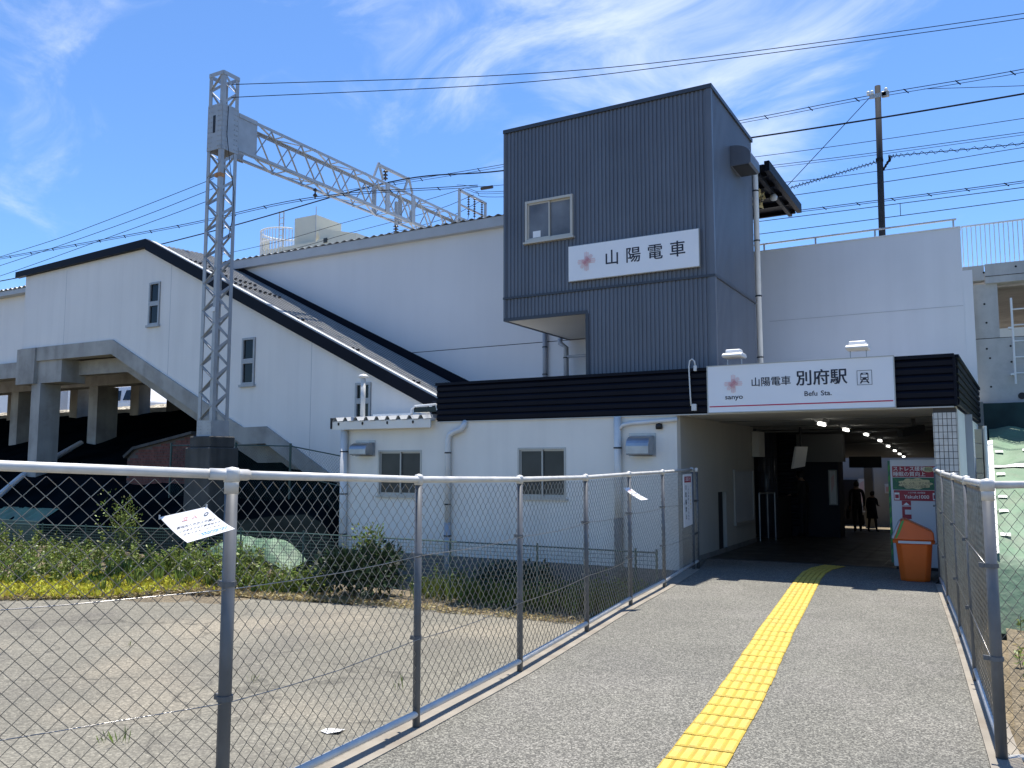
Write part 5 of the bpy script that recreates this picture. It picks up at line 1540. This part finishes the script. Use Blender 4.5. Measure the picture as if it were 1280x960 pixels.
box('party_wall', 'inner_wall', CO, -.36, -.10, 19.45, 34.5, -1.5, 2.9)
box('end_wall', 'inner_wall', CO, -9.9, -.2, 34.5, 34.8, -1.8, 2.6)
box('end_pillar', 'dark_ceiling', CO, -4.15, -3.85, 33.6, 33.9, -1.4, 2.1)
box('dark_doorway', 'black', CO, -5.05, -4.50, 34.44, 34.49, -1.0, 1.05)
for x, z in ((-3.55, .55), (-3.20, .62), (-3.2, .2)):
    box('wall_paper', 'paper', CO, x, x + .26, 34.47, 34.49, z, z + .36)
box('wall_paper', 'pink2', CO, -3.5, -3.3, 34.46, 34.468, .62, .80)
# shutters of the closed shop
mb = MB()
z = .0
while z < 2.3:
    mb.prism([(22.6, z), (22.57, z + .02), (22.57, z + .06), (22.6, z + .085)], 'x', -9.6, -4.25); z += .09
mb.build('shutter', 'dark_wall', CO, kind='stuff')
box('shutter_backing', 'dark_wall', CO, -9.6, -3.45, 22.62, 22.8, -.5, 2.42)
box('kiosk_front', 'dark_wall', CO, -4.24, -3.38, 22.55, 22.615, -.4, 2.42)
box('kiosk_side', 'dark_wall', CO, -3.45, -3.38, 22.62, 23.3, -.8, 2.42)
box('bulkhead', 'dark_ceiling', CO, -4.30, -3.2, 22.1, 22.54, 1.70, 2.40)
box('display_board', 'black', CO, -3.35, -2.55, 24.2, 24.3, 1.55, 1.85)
MB().tube([(-4.72, 20.55, -.1), (-4.72, 20.55, 2.42)], .26, 20).build('tiled_column', 'tile_dark', CO, smooth=True)
mb = MB()
for i in range(20):
    a = 2 * math.pi * i / 20
    mb.box(-4.72 + .262 * math.cos(a) - .004, -4.72 + .262 * math.cos(a) + .004, 20.55 + .262 * math.sin(a) - .004, 20.55 + .262 * math.sin(a) + .004, 0, 2.4)
for i in range(14):
    mb.tube([(-4.72, 20.55, i * .18), (-4.72, 20.55, i * .18 + .006)], .263, 20)
mb.build('column_joint', 'black', CO, kind='stuff')
box('meter_box', 'soffit', CO, -4.42, -4.26, 18.0, 18.5, 1.80, 2.34, bevel=.01)
def poster(label, x0, x1, y, z0, z1):
    t = thing('framed_poster', label, 'poster', (x0, y, z0))
    box('frame', 'alu', t, x0, x1, y - .03, y, z0, z1)
    box('print', 'paper', t, x0 + .03, x1 - .03, y - .036, y - .031, z0 + .03, z1 - .03)
    mb = MB(); mb.add([(x0 + .06, y - .0375, z0 + .3), (x1 - .06, y - .0375, z0 + .5), (x1 - .06, y - .0375, z1 - .1), (x0 + .06, y - .0375, z1 - .2)], [(0, 1, 2, 3)])
    mb.build('picture', 'pink1', t)
poster('bright framed poster at the end of the dark kiosk front', -3.62, -3.42, 22.53, .62, 1.50)
poster('bright framed poster on the far wall beyond the kiosk', -4.48, -4.20, 34.43, -.2, 1.12)
WB = thing('whiteboard', 'blank notice board in a thin metal frame on the tunnel wall', 'notice board', (-4.42, 17.2, .5))
box('panel', 'grey_trim', WB, -4.425, -4.41, 16.52, 17.95, .50, 1.50)
mb = MB(); mb.box(-4.425, -4.395, 16.50, 16.52, .46, 1.54); mb.box(-4.425, -4.395, 17.95, 17.97, .46, 1.54); mb.box(-4.425, -4.395, 16.52, 17.95, 1.50, 1.54); mb.box(-4.425, -4.385, 16.52, 17.95, .44, .50)
mb.build('frame', 'alu', WB)
box('slot_opening', 'black', ENT, -4.60, -4.50, 15.445, 15.975, .055, 1.125)
TV = thing('hanging_monitor', 'pale tilted monitor hanging from the concourse ceiling', 'monitor', (-3.6, 19.0, 1.6))
mb = MB(); a = Vector((-3.62, 18.7, 1.98)); 
mb.add([(-3.60, 18.5, 2.02), (-3.42, 18.8, 2.02), (-3.50, 18.85, 1.60), (-3.70, 18.55, 1.55), (-3.64, 18.53, 2.02), (-3.46, 18.83, 2.02), (-3.54, 18.88, 1.60), (-3.74, 18.58, 1.55)],
       [(0, 1, 2, 3), (4, 7, 6, 5), (0, 4, 5, 1), (1, 5, 6, 2), (2, 6, 7, 3), (3, 7, 4, 0)])
mb.build('screen', 'white_wall', TV); MB().tube([(-3.55, 18.7, 1.98), (-3.55, 18.7, 2.44)], .02, 8).build('bracket', 'black', TV)
CC = thing('ceiling_camera', 'black camera bracket hanging from the ceiling by the drinks machine', 'camera', (-1.0, 16, 2.2))
box('arm', 'black', CC, -1.18, -1.12, 16.0, 16.06, 2.28, 2.44)
MB().bar((-1.35, 15.8, 2.17), (-1.02, 16.15, 2.27), .13, .13).build('body', 'black', CC)
def lamp(x, y, label):
    z = ceil_z(y) - .004
    t = thing('ceiling_lamp', label, 'lamp', (x, y, z), 'strip lamps along the tunnel ceiling')
    MB().prism([(x - .09, z), (x + .09, z), (x + .05, z - .055), (x - .05, z - .055)], 'y', y - .33, y + .33).build('lamp_body', 'white_trim', t)
    MB().tube([(x, y - .30, z - .09), (x, y + .30, z - .09)], .026, 8).build('tube', 'tube', t)
spots = [(15.55, 'nearest to the entrance'), (18.4, 'second from the entrance'), (21.6, 'third from the entrance'), (24.4, 'fourth from the entrance'), (26.4, 'fifth from the entrance'), (28.3, 'sixth from the entrance'), (29.8, 'seventh from the entrance'), (31.2, 'farthest down the tunnel')]
for y, w in spots:
    lamp(-2.58, y, 'lit strip lamp on the tunnel ceiling, ' + w)
MB().tube([(-4.9, 19.2, 2.33), (-4.8, 19.3, 2.33)], .03, 8).build('side_lamp', 'tube')
tag(bpy.data.objects['side_lamp'], 'small bright lamp beside the dark tiled column', 'lamp')
# ticket gates
for i, (x, w) in enumerate(((-4.55, 'beside the tunnel wall'), (-5.25, 'in the middle of the dark row'), (-5.95, 'deepest in the dark row'))):
    t = thing('ticket_gate', 'dark ticket gate cabinet ' + w, 'ticket gate', (x, 21.4, 0), 'ticket gates in the concourse')
    loft([ring(x, 21.2, .22, 1.5, .0 - .15, .05), ring(x, 21.2, .22, 1.5, .80, .05), ring(x, 21.2, .16, 1.42, .86, .05)]).build('cabinet', 'cloth_black', t, bevel=.01)
    box('reader', 'steel', t, x - .06, x + .06, 20.55, 20.75, .865, .89)
HR = thing('stair_handrail', 'white handrail beside the far wall of the concourse', 'handrail', (-2.2, 31, -.6))
for dz in (.78, .58):
    MB().tube([(-3.0, 32.8, dz - .3), (-1.9, 31.6, dz - .72)], .022, 8).build('rail', 'white_trim', HR)
for t_ in (.1, .5, .9):
    x, y = -3.0 + 1.1 * t_, 32.8 - 1.2 * t_
    MB().tube([(x, y, -.75), (x, y, .46 - .42 * t_)], .018, 8).build('baluster', 'white_trim', HR)
LG = thing('inner_railing', 'steel railing standing at the corner of the tunnel wall', 'railing', (-4.3, 18.6, 0))
for x, y in ((-4.40, 18.45), (-4.15, 18.8), (-4.40, 19.2)):
    MB().tube([(x, y, 0), (x, y, 1.02)], .018, 8).build('rail_post', 'steel', LG)
MB().tube([(-4.40, 18.45, 1.02), (-4.15, 18.8, 1.02), (-4.40, 19.2, 1.02)], .018, 8).build('rail_bar', 'steel', LG)

# ------------------------------------------------------------------ people
def person(label, loc, h, yaw, mats, arms, stride=.0, lean=.0, hair_len=0.0, skirt=False, wide=1.0):
    s = h / 1.7
    J = {'pelvis': (0, 0, .93), 'waist': (0, .0, 1.07), 'chest': (0, lean, 1.28), 'neck0': (0, lean * 1.5, 1.44), 'neck1': (0, lean * 1.8 + .01, 1.51),
         'head': (0, lean * 2 + .02, 1.60), 'crown': (0, lean * 2 + .01, 1.68)}
    rad = {'pelvis': (.155, .115), 'waist': (.14, .10), 'chest': (.165, .115), 'neck0': (.075, .065), 'neck1': (.055, .055), 'head': (.078, .095), 'crown': (.065, .078)}
    E_ = [('pelvis', 'waist'), ('waist', 'chest'), ('chest', 'neck0'), ('neck0', 'neck1'), ('neck1', 'head'), ('head', 'crown')]
    for sd, sg in (('l', -1), ('r', 1)):
        st = stride * sg
        J['hip' + sd] = (.09 * sg, 0, .86); J['knee' + sd] = (.095 * sg, st * .5 + .02, .48); J['ank' + sd] = (.095 * sg, st - .01, .09); J['toe' + sd] = (.105 * sg, st + .15, .035)
        rad['hip' + sd] = (.092, .095); rad['knee' + sd] = (.06, .062); rad['ank' + sd] = (.042, .045); rad['toe' + sd] = (.042, .03)
        E_ += [('pelvis', 'hip' + sd), ('hip' + sd, 'knee' + sd), ('knee' + sd, 'ank' + sd), ('ank' + sd, 'toe' + sd)]
        sh = (.185 * sg, lean * 1.3, 1.40); el, wr = arms[0 if sg < 0 else 1]
        J['sh' + sd] = sh; J['el' + sd] = (el[0] * sg, el[1], el[2]); J['wr' + sd] = (wr[0] * sg, wr[1], wr[2])
        v = (Vector(J['wr' + sd]) - Vector(J['el' + sd])).normalized()
        J['palm' + sd] = tuple(Vector(J['wr' + sd]) + v * .08)
        rad['sh' + sd] = (.062, .062); rad['el' + sd] = (.045, .045); rad['wr' + sd] = (.03, .03); rad['palm' + sd] = (.036, .024)
        E_ += [('neck0', 'sh' + sd), ('sh' + sd, 'el' + sd), ('el' + sd, 'wr' + sd), ('wr' + sd, 'palm' + sd)]
        side = v.cross(Vector((0, 0, 1))); side = side.normalized() if side.length > .01 else Vector((1, 0, 0))
        for q in range(4):
            a, b = 'f%s%d' % (sd, q), 'g%s%d' % (sd, q)
            base = Vector(J['palm' + sd]) + side * (.02 * (q - 1.5))
            J[a] = tuple(base + v * (.04 + .006 * (q in (1, 2)))); J[b] = tuple(base + v * (.07 + .01 * (q in (1, 2))) + Vector((0, .012, -.01)))
            rad[a] = rad[b] = (.0095, .0095)
            E_ += [('palm' + sd, a), (a, b)]
        J['t' + sd] = tuple(Vector(J['wr' + sd]) + v * .05 + side * .045 * -1); rad['t' + sd] = (.011, .011); E_ += [('wr' + sd, 't' + sd)]
    names = list(J); idx = {n: i for i, n in enumerate(names)}
    me = bpy.data.meshes.new('person_base')
    me.from_pydata([Vector(J[n]) * s for n in names], [(idx[a], idx[b]) for a, b in E_], [])
    ob = bpy.data.objects.new('tmp_person', me); COL.objects.link(ob)
    sk = ob.modifiers.new('skin', 'SKIN'); sk.use_smooth_shade = True
    for i, n in enumerate(names):
        d = me.skin_vertices[0].data[i]; k = wide if n in ('pelvis', 'waist', 'chest') else 1
        d.radius = (rad[n][0] * s * k, rad[n][1] * s * k); d.use_root = (n == 'pelvis')
    sb = ob.modifiers.new('sub', 'SUBSURF'); sb.levels = 1; sb.render_levels = 1
    dg = bpy.context.evaluated_depsgraph_get()
    m2 = bpy.data.meshes.new_from_object(ob.evaluated_get(dg))
    bpy.data.objects.remove(ob)
    m2.name = 'person_body'; m2.materials.clear()
    for q in ('skin', mats[0], mats[1], 'black'):
        m2.materials.append(M[q])
    for p in m2.polygons:
        c = p.center / s
        if c.z > 1.47: mi = 0
        elif c.z < .10: mi = 3
        elif c.z > .90 or abs(c.x) > .2:
            mi = 1
            for sd in 'lr':
                if (c - Vector(J['palm' + sd])).length < .10: mi = 0
        else: mi = 2
        p.material_index = mi
        p.use_smooth = True
    t = thing('person', label, 'person', loc, None)
    t.rotation_euler = (0, 0, yaw)
    b = bpy.data.objects.new('person_body', m2); COL.objects.link(b); b.parent = t
    def local(mb, nm, mt, smooth=True):
        me_ = bpy.data.meshes.new(nm); me_.from_pydata([Vector(v) * s for v in mb.v], [], mb.f); me_.materials.append(M[mt])
        if smooth: me_.shade_smooth()
        q = bpy.data.objects.new(nm, me_); COL.objects.link(q); q.parent = t
    hx, hy, hz = J['head']
    mb = MB()
    prof = [(.0, .125), (.05, .118), (.085, .085), (.10, .03), (.098, -.02), (.09, -.05 - hair_len)]
    n = 14; vs = []
    for r_, z_ in prof:
        for k in range(n):
            a = 2 * math.pi * k / n
            front = max(0, math.sin(a))
            zz = z_ + (front * .10 if z_ < .05 else 0)
            vs.append((hx + r_ * .92 * math.cos(a), hy - .012 + r_ * 1.08 * math.sin(a), hz + zz))
    mb.add(vs, [(i * n + k, i * n + (k + 1) % n, (i + 1) * n + (k + 1) % n, (i + 1) * n + k) for i in range(len(prof) - 1) for k in range(n)])
    local(mb, 'hair', 'hair')
    mb = MB(); mb.tube([(hx, hy + .09, hz + .01), (hx, hy + .118, hz - .025), (hx, hy + .095, hz - .03)], [.008, .014, .012], 6); local(mb, 'nose', 'skin')
    mb = MB()
    for sg in (-1, 1):
        mb.lathe((hx + sg * .032, hy + .085, hz + .005), [(.0, -.008), (.011, 0), (.0, .008)], 8)
    local(mb, 'eye', 'black')
    mb = MB(); mb.tube([(hx - .022, hy + .094, hz - .055), (hx, hy + .099, hz - .057), (hx + .022, hy + .094, hz - .055)], .005, 5); local(mb, 'mouth', 'pink3')
    if skirt:
        mb = MB()
        n = 14; vs = []
        for z_, rx, ry in ((1.38, .17, .12), (1.10, .185, .135), (.85, .215, .165), (.58, .24, .19)):
            vs += [(rx * math.cos(2 * math.pi * k / n), ry * math.sin(2 * math.pi * k / n), z_) for k in range(n)]
        mb.add(vs, [(i * n + k, i * n + (k + 1) % n, (i + 1) * n + (k + 1) % n, (i + 1) * n + k) for i in range(3) for k in range(n)])
        local(mb, 'coat', mats[0])
    return t
down = (((.225, -.02, 1.13), (.225, .05, .88)), ((.225, -.02, 1.13), (.225, .05, .88)))
fwd = (((.25, .02, 1.15), (.17, .24, 1.10)), ((.25, .02, 1.15), (.17, .24, 1.12)))
person('tall person in black standing beside the far posters, seen from behind', (-3.98, 30.2, ramp_z(30.2)), 1.66, .2, ('cloth_black', 'cloth_black'), down, stride=.12, lean=.01)
person('short person in a long dark coat carrying a bag near the far stairs', (-3.62, 31.0, ramp_z(31)), 1.36, -.4, ('cloth_navy', 'cloth_black'), (down[0], fwd[1]), stride=.16, lean=.03, skirt=True)
person('person in a dark jacket standing by the ticket gates in the gloom', (-4.15, 22.0, ramp_z(22)), 1.62, 1.2, ('cloth_black', 'cloth_navy'), fwd, lean=.03)
HB = thing('shoulder_bag', 'dark bag hanging from the hand of the short person in the long coat', 'bag', (-3.95, 30.9, -.2))
loft([ring(-3.93, 30.92, .10, .26, -.42, .03), ring(-3.93, 30.92, .14, .30, -.34, .04), ring(-3.93, 30.92, .10, .24, -.08, .03)]).build('bag_body', 'cloth_black', HB)
MB().tube([(-3.93, 30.84, -.08), (-3.93, 30.86, .10), (-3.93, 30.98, .10), (-3.93, 31.0, -.08)], .012, 6).build('handle', 'cloth_black', HB)
TB_ = thing('tote_bag', 'dark tote bag hanging at the side of the tall person in black', 'bag', (-4.3, 30.2, .0))
loft([ring(-4.27, 30.25, .09, .30, -.18, .03), ring(-4.27, 30.25, .10, .32, .10, .03)]).build('bag_body', 'cloth_black', TB_)
MB().tube([(-4.27, 30.15, .10), (-4.26, 30.2, .26), (-4.26, 30.3, .26), (-4.27, 30.35, .10)], .012, 6).build('handle', 'cloth_black', TB_)

# ------------------------------------------------------------------ things far behind
AP = thing('cream_apartment_block', 'cream apartment block roof with a round railed stair top showing above the pale wall', 'building', (-40, 42, 0))
box('wall', 'far_wall', AP, -42.6, -37.5, 40, 48, -.6, 16.1)
box('stair_tower', 'far_wall', AP, -40.0, -38.1, 40.5, 43, 16.1, 18.1)
box('low_wing', 'far_wall', AP, -37.5, -34.2, 40, 48, -.6, 16.2)
MB().prism([(-37.5, 16.2), (-34.2, 16.2), (-37.5, 17.0)], 'y', 40.2, 47).build('sloped_roof', 'far_wall', AP)
box('window', 'glass_grey', AP, -36.9, -36.6, 39.95, 39.99, 15.9, 16.2)
mb = MB()
for i in range(40):
    a = math.pi * (.15 + 1.7 * i / 39)
    x, y = -41.6 + 1.6 * math.cos(a), 41.2 + 1.6 * math.sin(a)
    mb.box(x - .02, x + .02, y - .02, y + .02, 15.0, 17.5)
mb.build('railing_bar', 'far_white', AP, kind='stuff')
mb = MB()
for z in (16.6, 17.45):
    mb.tube([(-41.6 + 1.6 * math.cos(a), 41.2 + 1.6 * math.sin(a), z) for a in [math.pi * (.15 + 1.7 * i / 24) for i in range(25)]], .05, 6)
mb.build('railing_ring', 'far_white', AP)
box('stair_pier', 'far_wall', AP, -43.2, -42.9, 40.5, 41.0, 10, 17.2)
mb = MB()
for x in (-41.15, -40.75):
    mb.box(x - .03, x + .03, 40.2, 40.26, 15, 18.7)
for i in range(9):
    mb.box(-41.12, -40.78, 40.2, 40.26, 15.4 + i * .4, 15.44 + i * .4)
mb.build('roof_ladder', 'grey_trim', AP)
MB().tube([(-38.0, 40.4, 16), (-38.0, 40.4, 18.6)], .03, 6).build('aerial', 'grey_trim', AP)
for lab, x0, x1, y, zt, sh in (('white shed wall seen between the concrete legs under the stair hall', -54, -46.8, 34, 7.0, 'a'), ('white boundary building beyond the tracks at the far end', -70, -55, 34, 7.4, 'b')):
    t = thing('white_shed', lab, 'building', (x0, y, 4))
    box('wall', 'far_white', t, x0, x1, y, y + 6, 3.9, zt)
    box('roof', 'grey_trim', t, x0 - .2, x1 + .2, y - .3, y + 6.2, zt, zt + .25)
    for i in range(3):
        xa = x0 + .8 + i * (x1 - x0) / 3.2
        w_ = box('window', 'alu', t, xa, xa + 1.2, y - .04, y - .005, 4.9, 6.2)
        box('pane', 'glass_grey', w_, xa + .06, xa + 1.14, y - .05, y - .041, 4.96, 6.14)
VN = thing('parked_van', 'white parked van half hidden behind the track ballast under the stair hall', 'van', (-44, 32, 4))
loft([[(-47.0, 31.0, 4.35), (-41.6, 31.0, 4.35), (-41.6, 32.8, 4.35), (-47.0, 32.8, 4.35)], [(-47.0, 31.0, 5.3), (-41.5, 31.0, 5.2), (-41.5, 32.8, 5.2), (-47.0, 32.8, 5.3)], [(-46.8, 31.2, 6.2), (-42.6, 31.2, 6.2), (-42.6, 32.6, 6.2), (-46.8, 32.6, 6.2)]]).build('body', 'car_white', VN, bevel=.05)
for x in (-46.4, -45.1, -43.9):
    MB().add([(x, 30.985, 5.36), (x + .95, 30.985, 5.34), (x + .85, 31.135, 5.95), (x + .1, 31.135, 5.95)], [(0, 1, 2, 3)]).build('window', 'glass_dark', VN)
for x in (-46.1, -42.6):
    w_ = MB().tube([(x, 30.98, 4.4), (x, 31.2, 4.4)], .34, 16).build('wheel', 'black', VN)
    MB().tube([(x, 30.965, 4.4), (x, 30.985, 4.4)], .19, 12).build('rim', 'alu', w_)

# ------------------------------------------------------------------ plants
def leaf(mb, c, size, d, tone, aspect=.55):
    c = Vector(c); d = Vector(d).normalized()
    u = d.cross(Vector((R.uniform(-1, 1), R.uniform(-1, 1), R.uniform(-1, 1))))
    u = u.normalized() * size * aspect * .5
    tip = d * size
    mb.add([c, c + tip * .5 + u, c + tip, c + tip * .5 - u], [(0, 1, 2, 3)])
    mb.tone.append(tone)
def rv(zb=0.):
    return Vector((R.uniform(-1, 1), R.uniform(-1, 1), R.uniform(-1, 1) + zb))
def stemplant(mbl, mbs, x, y, z0, h, nl, size, lean=.12, top=None):
    a = Vector((x, y, z0)); dx, dy = R.uniform(-lean, lean) * h, R.uniform(-lean, lean) * h
    pts = [a, a + Vector((dx * .4, dy * .4, h * .5)), a + Vector((dx, dy, h))]
    mbs.tube(pts, [.006, .005, .003], 3, caps=False)
    tone0 = R.uniform(0, .5)
    for i in range(nl):
        t = R.uniform(.2, 1)
        p = a + Vector((dx * t, dy * t, h * t)) + rv() * .02
        leaf(mbl, p, size * R.uniform(.6, 1.2) * (1.15 - .5 * t), Vector((R.uniform(-1, 1), R.uniform(-1, 1), R.uniform(-.2, .6))), tone0 + R.uniform(0, .5))
def edge_y(x):
    pts = [(-60, -6), (-24, 3.2), (-17, 6.6), (-14.4, 8.1), (-11.4, 10.25), (-9.35, 10.7), (-4, 11.1)]
    for (xa, ya), (xb, yb) in zip(pts, pts[1:]):
        if xa <= x <= xb:
            return ya + (yb - ya) * (x - xa) / (xb - xa)
    return 11
# weeds along the low mesh fence
ml, ms = MB(), MB()
for i in range(900):
    x = R.uniform(-24, -10.0); y = R.uniform(max(10.3, edge_y(x) + .25) if x > -13.5 else edge_y(x) + 1.7, 11.5)
    clump = .5 + .5 * math.sin(x * 1.3 + 2) * math.sin(x * .57)
    h = R.uniform(.15, .40) + .40 * max(0, clump) * R.random()
    stemplant(ml, ms, x, y, bank_z(x, y) - .02, h, R.randint(14, 30), R.uniform(.06, .13))
o = ml.build('weeds', 'leaf', None, kind='stuff'); tag(o, 'tangle of leafy green weeds in front of the low green mesh fence', 'weeds')
tag(ms.build('weed_stems', 'bark', None, kind='stuff'), 'thin stems of the weeds by the low green mesh fence', 'stems')
# yellow green ground cover strip at the lot edge
mg = MB()
for i in range(42000):
    x = R.uniform(-26, -11.0)
    t = R.random()
    y = edge_y(x) - .08 + t * (2.3 if x < -14 else 1.2)
    if y > 11.4 or (x > -14 and R.random() < (x + 14) / 2.6) or (math.sin(x * 3.1 + y) * math.sin(y * 2.3 - x) > .62 and R.random() < .6):
        continue
    leaf(mg, (x, y, max(-.6, bank_z(x, y)) + R.uniform(0, .08)), R.uniform(.04, .10), Vector((R.uniform(-1, 1), R.uniform(-1, 1), R.uniform(.2, 1.4))), R.random())
tag(mg.build('ground_cover', 'leaf_yellow', None, kind='stuff'), 'yellow green ground cover along the far edge of the parking lot', 'ground cover')
ms_ = MB()
for i in range(14000):
    x = R.uniform(-15.0, -9.0) if i % 2 else R.uniform(-13, -4.5); y = edge_y(x) + abs(R.gauss(0, .5 if x < -10 else .3)) - .12
    if y > 12.6 or (x > -9 and R.random() < .55):
        continue
    leaf(ms_, (x, y, max(-.60, bank_z(x, y)) + R.uniform(0, .05)), R.uniform(.05, .13), Vector((R.uniform(-1, 1), R.uniform(-1, 1), R.uniform(-.05, .35))), R.random(), .22)
tag(ms_.build('dry_grass', 'straw', None, kind='stuff'), 'dry straw coloured grass litter at the edge of the parking lot', 'dry grass')
# grass clumps in the weeds and tufts in lot cracks
mgr = MB()
def tuft(x, y, z, n, h):
    for _ in range(n):
        d = Vector((R.uniform(-.5, .5), R.uniform(-.5, .5), 1))
        leaf(mgr, (x + R.uniform(-.06, .06), y + R.uniform(-.06, .06), z), h * R.uniform(.5, 1.1), d, R.random(), .09)
for i in range(190):
    x = R.uniform(-22, -10.6); y = R.uniform(min(11.2, edge_y(x) + (1.6 if x < -13.5 else .3)), 11.3)
    tuft(x, y, bank_z(x, y), 26, R.uniform(.16, .38))
for x, y in ((-6.35, 4.45), (-6.2, 4.5), (-6.75, 6.4), (-5.25, 6.9), (-9.4, 6.9)):
    tuft(x, y, -.60, 9, R.uniform(.08, .17))
tag(mgr.build('grass_tufts', 'leaf', None, kind='stuff'), 'tufts of long grass among the weeds and in cracks of the lot', 'grass')
mf = MB()
for i in range(260):
    x = R.uniform(-22, -11); y = R.uniform(9.8, 11.2)
    leaf(mf, (x, y, bank_z(x, y) + R.uniform(.15, .55)), R.uniform(.02, .045), rv(.5), R.random(), .9)
tag(mf.build('white_blossom', 'flower', None, kind='stuff'), 'small white blossoms scattered over the weeds', 'blossom')
def shrub(label, c, rx, ry, h, n, size, m='leaf_dark', cat='shrub'):
    t = thing('shrub', label, cat, c)
    ml = MB(); st = MB()
    lobes = [(R.uniform(-.6, .6) * rx, R.uniform(-.6, .6) * ry, R.uniform(.3, .75) * h, R.uniform(.35, .6)) for _ in range(9)]
    for lx, ly, lz, lr in lobes:
        st.tube([(c[0], c[1], c[2]), (c[0] + lx * .5, c[1] + ly * .5, c[2] + lz * .6), (c[0] + lx, c[1] + ly, c[2] + lz)], [.014, .010, .005], 5, caps=False)
    for i in range(n):
        lx, ly, lz, lr = R.choice(lobes)
        d = rv().normalized(); q = R.random() ** .5
        p = (c[0] + lx + d.x * lr * rx * q, c[1] + ly + d.y * lr * ry * q, max(c[2] + .02, c[2] + lz + d.z * lr * h * .6 * q))
        leaf(ml, p, size * R.uniform(.6, 1.3), d + rv(.3) * .7, R.random())
    ml.build('foliage', m, t); st.build('stem', 'bark', t)
shrub('dark broad leaved shrub in front of the corner of the white building', (-9.2, 11.2, -.6), 1.05, .55, .95, 2800, .10)
shrub('low dark shrub growing against the plinth below the right window', (-6.9, 12.3, -.6), .9, .45, .62, 1500, .09)
shrub('small dark shrub beside the drain pipe near the fence end', (-5.1, 12.2, -.6), .55, .4, .55, 900, .07, 'leaf')
shrub('tall loose shrub with pale seed heads before the brick wall', (-15.9, 11.35, -.35), .5, .4, 1.75, 800, .055, 'leaf')
shrub('straggly climber hanging on the low mesh fence under the left window', (-9.5, 11.6, -.3), .55, .12, .95, 500, .07, 'leaf')
mv = MB(); mvs = MB()
for i in range(230):
    x = R.uniform(-8.6, -4.5); y = R.uniform(11.25, 12.9)
    stemplant(mv, mvs, x, y, -.6, R.uniform(.15, .42) + (.25 if R.random() < .2 else 0), R.randint(10, 20), R.uniform(.05, .1))
for i in range(1500):
    a_ = R.uniform(-8.4, -4.6); y = R.uniform(11.3, 12.6)
    leaf(mv, (a_, y, -.59), R.uniform(.2, .5), Vector((R.uniform(-.4, .4), R.uniform(-.4, .4), 1)), R.random() * .6, .06)
tag(mv.build('wall_weeds', 'leaf', None, kind='stuff'), 'scattered weeds in the shade along the plinth of the white building', 'weeds')
tag(mvs.build('wall_weed_stems', 'bark', None, kind='stuff'), 'stems of the shaded weeds by the plinth', 'stems')
# weeds beyond the short fence
mw = MB(); mws = MB()
for i in range(330):
    x = R.uniform(.15, 5); y = R.uniform(4.5, 13.2)
    stemplant(mw, mws, x, y, -.55, R.uniform(.12, .5), R.randint(8, 20), R.uniform(.05, .1))
tag(mw.build('verge_weeds', 'leaf', None, kind='stuff'), 'low weeds on the ground beyond the short fence', 'weeds')
tag(mws.build('verge_weed_stems', 'bark', None, kind='stuff'), 'stems of the low weeds beyond the short fence', 'stems')
md = MB()
for i in range(5000):
    leaf(md, (R.uniform(.12, 5), R.uniform(4, 13.2), -.53), R.uniform(.05, .12), Vector((R.uniform(-1, 1), R.uniform(-1, 1), R.uniform(0, .3))), R.random(), .25)
tag(md.build('verge_litter', 'straw', None, kind='stuff'), 'dry grass litter on the ground beyond the short fence', 'dry grass')
# rumpled green sheets at the foot of the bank
def lump(label, x0, x1, y0, y1, h):
    n = 22
    def f(x, y):
        u = (x - x0) / (x1 - x0); v = (y - y0) / (y1 - y0)
        e = min(1, 6 * u, 6 * (1 - u)) * min(1, 5 * v, 5 * (1 - v))
        return bank_z(x, y) + .04 + h * e * (.6 + .4 * math.sin(7 * x) * math.sin(9 * y + x) + .15 * math.sin(19 * x + 6 * y))
    o = MB().sheet(frange(x0, x1, n * 2), frange(y0, y1, n), f).build('folded_tarp', 'tarp', None, smooth=True)
    o.location = (0, 0, 0)
    tag(o, label, 'tarpaulin')
lump('folded pale green tarpaulin heaped behind the low mesh fence by the white building', -13.9, -11.6, 11.75, 12.3, .14)
lump('pale green tarpaulin heaped on the netted bank by the drain pipe', -23.2, -20.6, 12.0, 12.9, .12)
bd = box('teal_board', 'green_paint', None, -23.5, -19.6, 11.75, 11.8, -.2, .30)
tag(bd, 'flat teal board standing behind the low mesh fence on the bank', 'board')
LT = MB().add([(-5.03, 5.62, -.592), (-4.87, 5.67, -.590), (-4.84, 5.56, -.575), (-4.93, 5.51, -.592), (-5.02, 5.53, -.588)], [(0, 1, 2, 4), (2, 3, 4)]).build('paper_scrap', 'paper', None)
tag(LT, 'crumpled white scrap of paper lying on the parking lot', 'litter')
MB().tube([(-9.9, 11.5, -.05), (-9.6, 11.35, .05), (-9.25, 11.3, .02)], .06, 8).build('white_hose', 'pvc')
tag(bpy.data.objects['white_hose'], 'short bent white pipe poking from the dark shrub', 'pipe')
